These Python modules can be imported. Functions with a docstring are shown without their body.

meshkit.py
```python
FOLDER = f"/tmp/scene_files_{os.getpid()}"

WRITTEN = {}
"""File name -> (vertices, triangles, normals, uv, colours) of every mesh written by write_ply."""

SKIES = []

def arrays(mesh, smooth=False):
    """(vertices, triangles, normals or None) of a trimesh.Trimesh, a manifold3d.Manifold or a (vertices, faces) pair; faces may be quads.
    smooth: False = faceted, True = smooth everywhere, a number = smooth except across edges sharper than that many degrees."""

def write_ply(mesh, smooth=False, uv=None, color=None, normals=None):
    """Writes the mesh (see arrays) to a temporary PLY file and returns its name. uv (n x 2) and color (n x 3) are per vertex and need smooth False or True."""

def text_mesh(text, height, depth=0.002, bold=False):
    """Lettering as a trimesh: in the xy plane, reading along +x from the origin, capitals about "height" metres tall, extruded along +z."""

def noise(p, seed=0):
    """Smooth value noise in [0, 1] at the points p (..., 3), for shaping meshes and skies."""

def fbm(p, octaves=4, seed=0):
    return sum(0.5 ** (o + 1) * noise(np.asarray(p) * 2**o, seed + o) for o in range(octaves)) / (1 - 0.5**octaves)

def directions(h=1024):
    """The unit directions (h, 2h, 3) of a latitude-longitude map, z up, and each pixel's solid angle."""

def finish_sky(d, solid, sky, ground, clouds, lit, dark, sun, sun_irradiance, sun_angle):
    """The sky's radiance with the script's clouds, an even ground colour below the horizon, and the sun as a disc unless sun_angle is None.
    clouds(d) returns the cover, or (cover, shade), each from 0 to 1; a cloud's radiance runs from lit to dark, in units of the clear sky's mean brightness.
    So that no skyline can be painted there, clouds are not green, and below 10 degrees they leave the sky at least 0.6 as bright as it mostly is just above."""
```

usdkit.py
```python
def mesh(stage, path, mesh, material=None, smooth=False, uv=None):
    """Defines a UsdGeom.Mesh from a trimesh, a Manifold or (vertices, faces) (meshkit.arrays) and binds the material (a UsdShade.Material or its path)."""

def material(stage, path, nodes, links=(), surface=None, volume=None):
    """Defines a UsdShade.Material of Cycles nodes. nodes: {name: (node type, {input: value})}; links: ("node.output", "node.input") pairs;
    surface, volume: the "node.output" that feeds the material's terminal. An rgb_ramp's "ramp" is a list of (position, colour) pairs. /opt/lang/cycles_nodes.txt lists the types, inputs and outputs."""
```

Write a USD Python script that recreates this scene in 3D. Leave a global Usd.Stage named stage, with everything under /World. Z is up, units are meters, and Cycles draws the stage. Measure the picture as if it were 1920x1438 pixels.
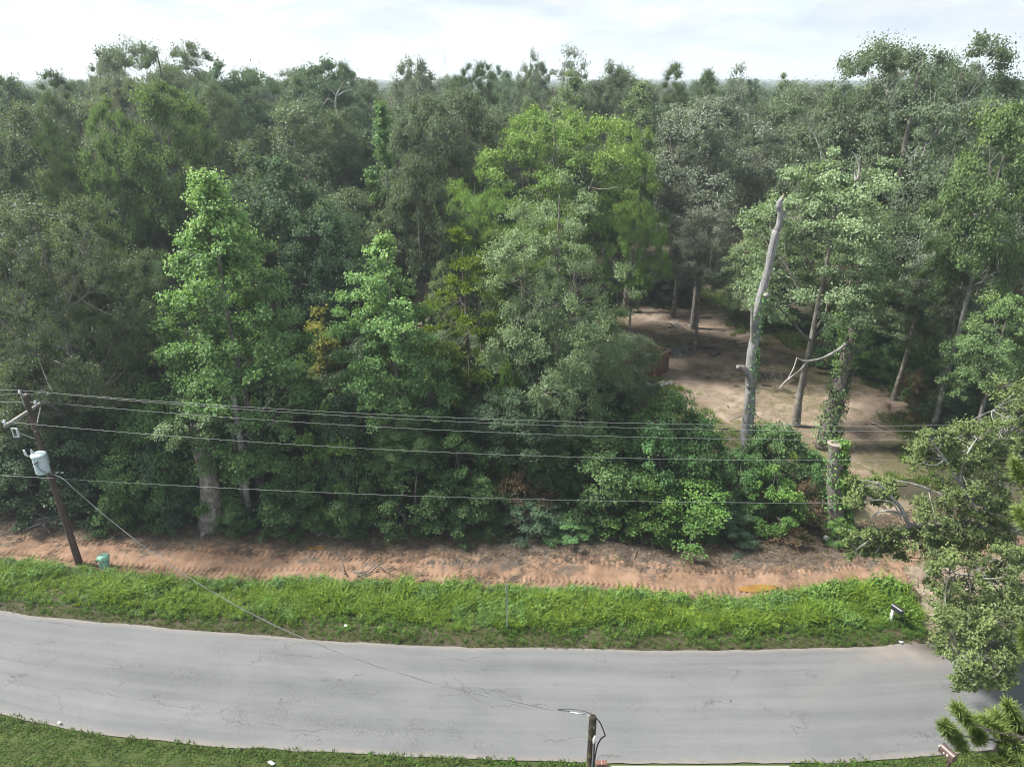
import math, numpy as np, usdkit, meshkit
from pxr import Usd, UsdGeom, UsdLux, UsdShade, Gf, Sdf, Vt

stage = Usd.Stage.CreateInMemory()
UsdGeom.SetStageUpAxis(stage, 'Z'); UsdGeom.SetStageMetersPerUnit(stage, 1.0)
UsdGeom.Xform.Define(stage, '/World'); UsdGeom.Scope.Define(stage, '/World/Looks')

# ------------------------------------------------------------------ camera, sky, sun, exposure
CAM_H, PITCH, FPX, PW, PH = 25.0, math.radians(23.1), 1333.0, 1920.0, 1438.0
EXPOSURE = 3.0
SUN_DIR = np.array([-0.66, 0.10, 0.80]); SUN_DIR /= np.linalg.norm(SUN_DIR)
SUN_EL, SUN_ROT = math.asin(SUN_DIR[2]), math.atan2(SUN_DIR[0], SUN_DIR[1])
cam = UsdGeom.Camera.Define(stage, '/World/camera')
cam.CreateHorizontalApertureAttr(36.0); cam.CreateFocalLengthAttr(36.0 * FPX / PW)
cam.CreateVerticalApertureAttr(36.0 * 766 / 1024)
cam.CreateClippingRangeAttr(Gf.Vec2f(0.1, 20000.0)); cam.CreateExposureAttr(EXPOSURE)
cam.AddTranslateOp().Set(Gf.Vec3d(0, 0, CAM_H)); cam.AddRotateXOp().Set(90 - math.degrees(PITCH))

SKY_STRENGTH = 0.056
sky_mat = usdkit.material(stage, '/World/Looks/sky', {
    'sky': ('sky_texture', dict(sky_type='single_scattering', sun_disc=False, sun_elevation=SUN_EL, sun_rotation=SUN_ROT, altitude=100.0, air_density=1.0, aerosol_density=2.0, ozone_density=1.0)),
    'tc': ('texture_coordinate', {}),
    'sep': ('separate_xyz', {}),
    'zc': ('math', dict(math_type='maximum', value2=0.0)),
    'zo': ('math', dict(math_type='add', value2=0.22)),
    'dx': ('math', dict(math_type='divide')), 'dy': ('math', dict(math_type='divide')),
    'comb': ('combine_xyz', dict(z=0.0)),
    'n1': ('noise_texture', dict(scale=1.5, detail=7.0, roughness=0.56, distortion=0.35)),
    'cov': ('rgb_ramp', dict(ramp=[(0.0, (0.55,) * 3), (0.40, (0.74,) * 3), (0.52, (0.98,) * 3), (1.0, (1.0,) * 3)])),
    'n2': ('noise_texture', dict(scale=2.6, detail=7.0, roughness=0.55)),
    'ccol': ('rgb_ramp', dict(ramp=[(0.0, (1.15, 1.40, 1.68)), (0.42, (1.45, 1.64, 1.82)), (0.58, (1.80, 1.88, 1.94)), (1.0, (2.02, 2.05, 2.08))])),
    'mix': ('mix', dict(mix_type='mix')),
    'bg': ('background_shader', dict(strength=SKY_STRENGTH)),
}, [('tc.generated', 'sep.vector'), ('sep.z', 'zc.value1'), ('zc.value', 'zo.value1'), ('sep.x', 'dx.value1'), ('zo.value', 'dx.value2'), ('sep.y', 'dy.value1'), ('zo.value', 'dy.value2'),
    ('dx.value', 'comb.x'), ('dy.value', 'comb.y'), ('comb.vector', 'n1.vector'), ('comb.vector', 'n2.vector'), ('n1.fac', 'cov.fac'), ('n2.fac', 'ccol.fac'),
    ('cov.color', 'mix.fac'), ('sky.color', 'mix.color1'), ('ccol.color', 'mix.color2'), ('mix.color', 'bg.color')], surface='bg.background')
dome = UsdLux.DomeLight.Define(stage, '/World/sky')
UsdShade.MaterialBindingAPI.Apply(dome.GetPrim()).Bind(sky_mat)
sun = UsdLux.DistantLight.Define(stage, '/World/sun')
sun.CreateIntensityAttr(0.40); sun.CreateAngleAttr(10.0); sun.CreateNormalizeAttr(True); sun.CreateColorAttr(Gf.Vec3f(1.0, 0.965, 0.91))
q = Gf.Rotation(Gf.Vec3d(0, 0, 1), Gf.Vec3d(*SUN_DIR.tolist()))
sun.AddTransformOp().Set(Gf.Matrix4d().SetRotate(q))

# ------------------------------------------------------------------ helpers
CP, SP = math.cos(PITCH), math.sin(PITCH)
def ray(px, py):
    r, d = (px - PW / 2) / FPX, (py - PH / 2) / FPX
    return np.array([r, CP - d * SP, -SP - d * CP])
def G(px, py, z=0.0):
    d = ray(px, py); t = (z - CAM_H) / d[2]
    return np.array([0, 0, CAM_H]) + t * d
def A(px, py, Y):
    d = ray(px, py); return np.array([0, 0, CAM_H]) + d * (Y / d[1])
def depth(p): return p[1] * CP + (CAM_H - p[2]) * SP
def proj(p):
    d = depth(p); return PW / 2 + FPX * p[0] / d, PH / 2 - FPX * (p[1] * SP + (p[2] - CAM_H) * CP) / d

counts = {}
def numbered(parent, name):
    k = (parent, name); n = counts.get(k, 0); counts[k] = n + 1
    return f'{parent}/{name}' + (f'_{n:03d}' if n else '')
def tag(p, label=None, cat=None, group=None, kind=None):
    p = p.GetPrim() if hasattr(p, 'GetPrim') else p
    for k, v in (('label', label), ('category', cat), ('group', group), ('kind', kind)):
        if v: p.SetCustomDataByKey(k, v)
    return p
def obj(name, mesh, mat, parent=None, smooth=False, uv=None):
    par = str(parent.GetPath()) if parent is not None else '/World'
    m = usdkit.mesh(stage, numbered(par, name), mesh, M[mat] if isinstance(mat, str) else mat, smooth=smooth, uv=uv)
    return m.GetPrim()
def primvar(prim, name, arr):
    UsdGeom.PrimvarsAPI(prim).CreatePrimvar(name, Sdf.ValueTypeNames.FloatArray, 'vertex').Set(Vt.FloatArray.FromNumpy(np.asarray(arr, np.float32)))
def thing(name, label, cat, loc=(0, 0, 0), rz=0.0, scale=None, group=None, ref=None, tilt=None):
    x = UsdGeom.Xform.Define(stage, numbered('/World', name))
    x.AddTranslateOp().Set(Gf.Vec3d(*map(float, loc)))
    if tilt: x.AddRotateXYZOp().Set(Gf.Vec3f(*tilt, 0))
    x.AddRotateZOp().Set(float(rz))
    if scale is not None: x.AddScaleOp().Set(Gf.Vec3f(*map(float, scale)))
    if ref:
        x.GetPrim().GetReferences().AddInternalReference(ref); x.GetPrim().SetInstanceable(True)
    return tag(x, label, cat, group)

def cat(parts):
    vs, fs, n = [], [], 0
    for v, f in parts:
        if len(v) == 0: continue
        vs.append(v); fs.append(np.asarray(f) + n); n += len(v)
    return np.vstack(vs), np.vstack(fs)
def tube(pts, rad, sides=6, cap=True):
    p = np.asarray(pts, float); n = len(p); rad = np.broadcast_to(np.asarray(rad, float), (n,))
    t = np.gradient(p, axis=0); t /= np.linalg.norm(t, axis=1, keepdims=True) + 1e-12
    ref = np.array([1.0, 0, 0]) if abs(t[:, 0]).mean() < 0.8 else np.array([0, 1.0, 0])
    a = np.cross(t, ref); a /= np.linalg.norm(a, axis=1, keepdims=True) + 1e-12
    b = np.cross(t, a); ang = np.arange(sides) * 2 * np.pi / sides
    v = p[:, None] + rad[:, None, None] * (np.cos(ang)[None, :, None] * a[:, None] + np.sin(ang)[None, :, None] * b[:, None])
    v = v.reshape(-1, 3)
    i, j = np.meshgrid(np.arange(n - 1), np.arange(sides), indexing='ij')
    q00, q01 = i * sides + j, i * sides + (j + 1) % sides
    f = np.vstack([np.stack([q00, q01, q01 + sides], -1).reshape(-1, 3), np.stack([q00, q01 + sides, q00 + sides], -1).reshape(-1, 3)])
    if cap:
        v = np.vstack([v, p[:1], p[-1:]]); c0, c1 = n * sides, n * sides + 1; k = np.arange(sides); k2 = (k + 1) % sides
        f = np.vstack([f, np.stack([np.full(sides, c0), k2, k], -1), np.stack([np.full(sides, c1), k + (n - 1) * sides, k2 + (n - 1) * sides], -1)])
    return v, f
def bez(a, b, c, n=6):
    t = np.linspace(0, 1, n)[:, None]; return (1 - t) ** 2 * a + 2 * t * (1 - t) * b + t * t * c
def lathe(prof, sides=20):
    p = np.asarray(prof, float); return tube_axis(p[:, 1], p[:, 0], sides)
def tube_axis(z, r, sides):
    return tube(np.stack([np.zeros_like(z), np.zeros_like(z), z], 1) + np.array([0, 0, 0]), np.maximum(r, 1e-4), sides)
def box(c, s, bevel=0.0, R=None):
    """a box with chamfered edges"""
    c, s = np.asarray(c, float), np.asarray(s, float) / 2; b = min(bevel, s.min() * 0.9)
    if b <= 0:
        v = np.array([[x, y, z] for x in (-1, 1) for y in (-1, 1) for z in (-1, 1)], float) * s
        f = np.array([[0, 1, 3], [0, 3, 2], [4, 6, 7], [4, 7, 5], [0, 4, 5], [0, 5, 1], [2, 3, 7], [2, 7, 6], [0, 2, 6], [0, 6, 4], [1, 5, 7], [1, 7, 3]])
    else:
        import trimesh
        pts = np.array([[x * (s[0] - (k != 0) * b), y * (s[1] - (k != 1) * b), z * (s[2] - (k != 2) * b)] for x in (-1, 1) for y in (-1, 1) for z in (-1, 1) for k in range(3)])
        h = trimesh.convex.convex_hull(pts); v, f = np.array(h.vertices), np.array(h.faces)
    if R is not None: v = v @ np.asarray(R).T
    return v + c, f
def rotz(a): return np.array([[math.cos(a), -math.sin(a), 0], [math.sin(a), math.cos(a), 0], [0, 0, 1]])
def beam(a, b, w, h, up=(0, 0, 1), bevel=0.006):
    a, b = np.asarray(a, float), np.asarray(b, float); x = b - a; L = np.linalg.norm(x); x /= L
    y = np.cross(up, x); y /= np.linalg.norm(y); z = np.cross(x, y)
    return box((a + b) / 2, (L, w, h), bevel, np.stack([x, y, z], 1))

def polydist(P, poly):
    """signed distance (positive inside) of points P (n,2) to a closed polygon"""
    poly = np.asarray(poly, float); a, b = poly, np.roll(poly, -1, 0)
    d = np.full(len(P), 1e9); inside = np.zeros(len(P), bool)
    for (x0, y0), (x1, y1) in zip(a, b):
        e = np.array([x1 - x0, y1 - y0]); w = P - [x0, y0]
        t = np.clip((w @ e) / (e @ e + 1e-12), 0, 1); d = np.minimum(d, np.linalg.norm(w - t[:, None] * e, axis=1))
        c = ((y0 > P[:, 1]) != (y1 > P[:, 1])) & (P[:, 0] < (x1 - x0) * (P[:, 1] - y0) / (y1 - y0 + 1e-12) + x0)
        inside ^= c
    return np.where(inside, d, -d)
def n2(P, scale, seed=0, octaves=4):
    return meshkit.fbm(np.column_stack([P[:, :2] * scale, np.full(len(P), seed * 7.3)]), octaves, seed)
_t = n2(np.random.RandomState(0).rand(500, 2) * 50, 1.0); NM, NS = float(_t.mean()), float(_t.std())
def nz(P, scale, seed=0, octaves=4): return (n2(P, scale, seed, octaves) - NM) / NS      # about unit spread
def px_poly(pts, z=0.0): return np.array([G(x, y, z)[:2] for x, y in pts])

# ------------------------------------------------------------------ materials
M = {}
def ramp2(a, b): return [(0.0, a), (1.0, b)]
def mat(name, nodes, links, surface, volume=None):
    M[name] = usdkit.material(stage, '/World/Looks/' + name, nodes, links, surface=surface, volume=volume); return M[name]
def leaf(name, dark, mid, light, tip, rough=0.5, trans=0.22, spec=0.5, gain=1.46):
    """per-leaf colour from the leaf's own chance, clump tint and the tree's chance"""
    dark, mid, light, tip = (tuple(min(.9, c * gain) for c in q) for q in (dark, mid, light, tip)); rough, spec = min(.9, rough + .14), spec * .62
    tr = tuple(min(1, 1.5 * c) for c in (mid[0] * 1.25, mid[1] * 1.25, mid[2] * 0.6))
    mat(name, {
        'geo': ('geometry', {}), 'oi': ('object_info', {}), 'at': ('attribute', dict(attribute='tint')),
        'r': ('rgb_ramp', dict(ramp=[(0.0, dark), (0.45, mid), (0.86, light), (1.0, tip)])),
        's1': ('math', dict(math_type='multiply', value2=0.42)), 's2': ('math', dict(math_type='multiply_add', value2=0.62)), 
        'o1': ('math', dict(math_type='multiply_add', value2=0.32, value3=0.84)),
        'hs': ('hsv', dict(hue=0.5, saturation=1.0, fac=1.0)),
        'h1': ('math', dict(math_type='multiply_add', value2=0.020, value3=0.49)),
        'p': ('principled_bsdf', dict(roughness=rough, specular_ior_level=spec)),
        't': ('translucent_bsdf', dict(color=tr)), 'mx': ('mix_closure', dict(fac=trans)),
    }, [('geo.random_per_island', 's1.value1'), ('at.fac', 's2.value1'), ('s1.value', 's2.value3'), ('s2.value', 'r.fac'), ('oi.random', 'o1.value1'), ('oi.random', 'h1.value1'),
        ('r.color', 'hs.color'), ('o1.value', 'hs.value'), ('h1.value', 'hs.hue'), ('hs.color', 'p.base_color'), ('p.BSDF', 'mx.closure1'), ('t.BSDF', 'mx.closure2')], 'mx.closure')
leaf('leaf_oak', (.046, .064, .036), (.078, .106, .060), (.122, .152, .090), (.16, .175, .105), rough=.42, spec=.6)
leaf('leaf_grey', (.064, .078, .056), (.108, .128, .096), (.170, .190, .148), (.22, .235, .19), rough=.38, spec=.7)
leaf('leaf_olive', (.046, .076, .030), (.080, .128, .046), (.150, .195, .056), (.25, .27, .06), rough=.45)
leaf('leaf_dark', (.026, .046, .026), (.046, .080, .042), (.076, .120, .060), (.11, .16, .07), rough=.42, spec=.55, gain=1.7)
leaf('leaf_gum', (.050, .095, .034), (.090, .155, .056), (.175, .235, .080), (.29, .31, .09), rough=.45, gain=1.9)
leaf('leaf_lime', (.052, .092, .024), (.096, .152, .036), (.165, .218, .052), (.25, .28, .07), rough=.5, gain=1.6)
leaf('leaf_willow', (.060, .088, .045), (.105, .145, .076), (.165, .205, .115), (.21, .22, .12), rough=.42, spec=.6, gain=1.75)
leaf('leaf_pale', (.060, .085, .040), (.100, .138, .064), (.160, .200, .090), (.22, .24, .10), rough=.5)
leaf('leaf_cedar', (.050, .070, .012), (.085, .122, .018), (.125, .170, .025), (.16, .12, .03), rough=.6, spec=.25)
leaf('leaf_yellow', (.110, .115, .028), (.190, .195, .045), (.28, .27, .06), (.40, .33, .06), rough=.5)
leaf('leaf_pine', (.040, .066, .024), (.070, .108, .036), (.105, .150, .048), (.15, .17, .05), rough=.5, trans=.1)
leaf('needle_near', (.070, .100, .026), (.118, .160, .042), (.185, .230, .070), (.30, .28, .10), rough=.45, trans=.15)
leaf('leaf_live', (.058, .080, .026), (.104, .142, .046), (.175, .205, .072), (.28, .27, .10), rough=.40, spec=.6, gain=1.2)
leaf('leaf_shrub', (.034, .066, .024), (.062, .118, .040), (.105, .170, .055), (.17, .22, .07), rough=.45, gain=1.7)
leaf('leaf_vine', (.050, .100, .022), (.090, .165, .035), (.145, .225, .050), (.24, .27, .06), rough=.45, gain=1.35)
leaf('leaf_brown', (.070, .048, .028), (.125, .090, .050), (.18, .14, .075), (.22, .20, .08), rough=.6)
leaf('blade_grass', (.070, .125, .012), (.140, .225, .020), (.235, .315, .032), (.37, .37, .06), rough=.5, trans=.3, gain=.95)
leaf('blade_green', (.045, .100, .014), (.090, .180, .024), (.145, .250, .036), (.22, .30, .05), rough=.5, trans=.3, gain=.80)
leaf('blade_short', (.060, .100, .020), (.100, .150, .030), (.150, .195, .045), (.24, .23, .09), rough=.6, trans=.25, gain=.80)
leaf('blade_lawn', (.050, .088, .016), (.080, .130, .022), (.115, .165, .030), (.17, .18, .06), rough=.6, trans=.25, gain=.98)
leaf('petal_yellow', (.60, .48, .03), (.75, .62, .05), (.85, .75, .10), (.9, .8, .2), rough=.6, gain=1.0, trans=.25)
leaf('petal_white', (.60, .60, .55), (.72, .72, .68), (.82, .82, .80), (.85, .85, .82), rough=.6, gain=1.0, trans=.2)
leaf('straw', (.16, .115, .075), (.26, .20, .14), (.38, .31, .23), (.46, .40, .32), rough=.8, gain=1.0, trans=.0)
leaf('twig_dark', (.06, .045, .033), (.11, .085, .062), (.18, .145, .11), (.28, .24, .20), rough=.85, gain=1.0, trans=.0)

def bark(name, a, b, scale=9.0, zs=0.22, lichen=None):
    nodes = {'geo': ('geometry', {}), 'mp': ('mapping', dict(scale=(scale, scale, scale * zs))),
             'n': ('noise_texture', dict(scale=1.0, detail=5.0, roughness=0.65)), 'r': ('rgb_ramp', dict(ramp=[(0.32, a), (0.68, b)])),
             'n3': ('noise_texture', dict(scale=2.2, detail=4.0)), 'l': ('rgb_ramp', dict(ramp=[(0.52, (0,) * 3), (0.66, (1,) * 3)])),
             'mix': ('mix', dict(mix_type='mix', color2=lichen or b)),
             'bp': ('bump', dict(strength=0.8, distance=0.05)), 'p': ('principled_bsdf', dict(roughness=0.9, specular_ior_level=0.25))}
    mat(name, nodes, [('geo.position', 'mp.vector'), ('mp.vector', 'n.vector'), ('n.fac', 'r.fac'), ('geo.position', 'n3.vector'), ('n3.fac', 'l.fac'), ('l.color', 'mix.fac'),
                      ('r.color', 'mix.color1'), ('mix.color', 'p.base_color'), ('n.fac', 'bp.height'), ('bp.normal', 'p.normal')], 'p.BSDF')
bark('bark_dark', (.05, .042, .036), (.16, .14, .12))
bark('bark_old', (.075, .065, .055), (.21, .19, .17), lichen=(.24, .235, .20))
bark('bark_grey', (.10, .092, .083), (.25, .235, .215), lichen=(.29, .29, .26))
bark('bark_pale', (.17, .16, .145), (.36, .345, .325), lichen=(.42, .41, .39))
bark('bark_snag', (.10, .098, .096), (.30, .30, .305), scale=14, zs=0.1, lichen=(.17, .165, .145))
bark('wood_fresh', (.18, .155, .12), (.30, .265, .21), scale=20)
bark('pole_wood', (.030, .022, .018), (.085, .060, .048), scale=16, zs=0.08)
bark('pole_wood_old', (.014, .011, .008), (.055, .043, .032), scale=16, zs=0.08, lichen=(.10, .105, .045))
bark('arm_wood', (.17, .16, .145), (.30, .285, .26), scale=12, zs=1.0)
def plain(name, col, rough=0.5, metal=0.0, spec=0.5, var=0.25, scale=6.0, bumpd=0.0):
    c1, c2 = tuple(c * (1 - var) for c in col), tuple(min(1, c * (1 + var)) for c in col)
    nodes = {'tc': ('geometry', {}), 'n': ('noise_texture', dict(scale=scale, detail=5.0, roughness=0.6)), 'r': ('rgb_ramp', dict(ramp=[(0.3, c1), (0.7, c2)])),
             'p': ('principled_bsdf', dict(roughness=rough, metallic=metal, specular_ior_level=spec))}
    links = [('tc.position', 'n.vector'), ('n.fac', 'r.fac'), ('r.color', 'p.base_color')]
    if bumpd:
        nodes['bp'] = ('bump', dict(strength=0.7, distance=bumpd)); links += [('n.fac', 'bp.height'), ('bp.normal', 'p.normal')]
    mat(name, nodes, links, 'p.BSDF')
plain('wire_metal', (.22, .22, .22), .5, .2, var=.1)
plain('cable_black', (.025, .026, .03), .5, var=.2)
plain('cable_light', (.145, .15, .155), .75, .0, spec=.2, var=.1)
plain('steel_grey', (.38, .40, .41), .45, .5, var=.15)
plain('porcelain', (.48, .51, .53), .25, var=.08)
plain('tank_grey', (.42, .50, .53), .4, var=.07)
plain('pedestal_green', (.19, .36, .28), .5, var=.08)
plain('pedestal_label', (.62, .22, .06), .6, var=.05)
plain('paint_white', (.55, .54, .52), .6, var=.10)
plain('mail_black', (.016, .018, .022), .38, var=.2)
plain('mail_brown', (.075, .050, .042), .45, var=.25)
plain('rust', (.125, .062, .042), .85, .0, var=.55, scale=3.5, bumpd=.02)
plain('rust_light', (.26, .16, .11), .85, .0, var=.4, scale=5)
plain('rubble', (.13, .125, .12), .9, var=.35, scale=4)
plain('brick_red', (.12, .058, .042), .85, var=.2, scale=9)
plain('tower_steel', (.42, .40, .42), .6, var=.05)
plain('gravel', (.40, .37, .33), .9, var=.3, scale=9, bumpd=.02)
plain('concrete', (.30, .285, .26), .85, var=.12, scale=3, bumpd=.01)
mat('muddy_water', {'geo': ('geometry', {}), 'n': ('noise_texture', dict(scale=1.6, detail=3.0)), 'r': ('rgb_ramp', dict(ramp=[(0.3, (.16, .085, .022)), (0.7, (.23, .13, .036))])),
    'p': ('principled_bsdf', dict(roughness=0.06, specular_ior_level=0.4))}, [('geo.position', 'n.vector'), ('n.fac', 'r.fac'), ('r.color', 'p.base_color')], 'p.BSDF')

def soil(name, cols, litter, lit_lo, lit_hi, fine=14.0, bumpd=0.04, tread=False, edge=True, rough=0.95):
    """cols: ramp of the bare soil; litter: ramp of what lies on it, where noise and the way to the sheet's edge say so"""
    nodes = {'geo': ('geometry', {}), 'n1': ('noise_texture', dict(scale=0.55, detail=6.0, roughness=0.62)), 'n2': ('noise_texture', dict(scale=fine, detail=5.0, roughness=0.7)),
             'n3': ('noise_texture', dict(scale=1.3, detail=7.0, roughness=0.72, distortion=0.6)),
             'mx1': ('math', dict(math_type='multiply_add', value2=0.45)), 'ms': ('math', dict(math_type='multiply', value2=0.55)),
             'r': ('rgb_ramp', dict(ramp=cols)), 'rl': ('rgb_ramp', dict(ramp=litter)), 'lm': ('map_range', dict(from_min=lit_lo, from_max=lit_hi, clamp=True)),
             'mix': ('mix', dict(mix_type='mix')), 'bp': ('bump', dict(strength=0.9, distance=bumpd)),
             'p': ('principled_bsdf', dict(roughness=rough, specular_ior_level=0.2))}
    links = [('geo.position', 'n1.vector'), ('geo.position', 'n2.vector'), ('geo.position', 'n3.vector'), ('n1.fac', 'ms.value1'), ('n2.fac', 'mx1.value1'), ('ms.value', 'mx1.value3'), ('mx1.value', 'r.fac'), ('n2.fac', 'rl.fac'),
             ('r.color', 'mix.color1'), ('rl.color', 'mix.color2'), ('lm.result', 'mix.fac'), ('mix.color', 'p.base_color'), ('n2.fac', 'bp.height'), ('bp.normal', 'p.normal')]
    if edge:
        nodes['at'] = ('attribute', dict(attribute='litter')); nodes['ad'] = ('math', dict(math_type='add'))
        links += [('n3.fac', 'ad.value1'), ('at.fac', 'ad.value2'), ('ad.value', 'lm.value')]
    else:
        links += [('n3.fac', 'lm.value')]
    mat(name, nodes, links, 'p.BSDF')
LIT = [(0.25, (.040, .031, .024)), (0.5, (.082, .066, .052)), (0.75, (.15, .125, .10))]
soil('forest_floor', [(0.2, (.030, .026, .018)), (0.5, (.055, .046, .030)), (0.8, (.095, .078, .052))], [(0.3, (.025, .032, .014)), (0.7, (.055, .065, .026))], .48, .60, edge=False)
soil('clay', [(0.30, (.070, .042, .028)), (0.43, (.132, .080, .052)), (0.56, (.222, .142, .094)), (0.72, (.30, .208, .150))], LIT, .49, .61, fine=16)
soil('sand', [(0.30, (.070, .050, .036)), (0.43, (.140, .105, .078)), (0.56, (.240, .190, .148)), (0.74, (.33, .275, .22))], [(0.25, (.055, .050, .025)), (0.5, (.10, .090, .045)), (0.75, (.16, .135, .08))], .45, .62, fine=11)
soil('verge_soil', [(0.3, (.020, .022, .009)), (0.7, (.065, .062, .028))], LIT, .50, .70)
soil('lawn_soil', [(0.35, (.026, .040, .010)), (0.65, (.062, .080, .022))], [(0.3, (.08, .072, .035)), (0.7, (.13, .12, .065))], .62, .85)
soil('far_ground', [(0.2, (.030, .042, .018)), (0.8, (.060, .075, .035))], LIT, .9, 1.2, fine=3, edge=False)

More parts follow.
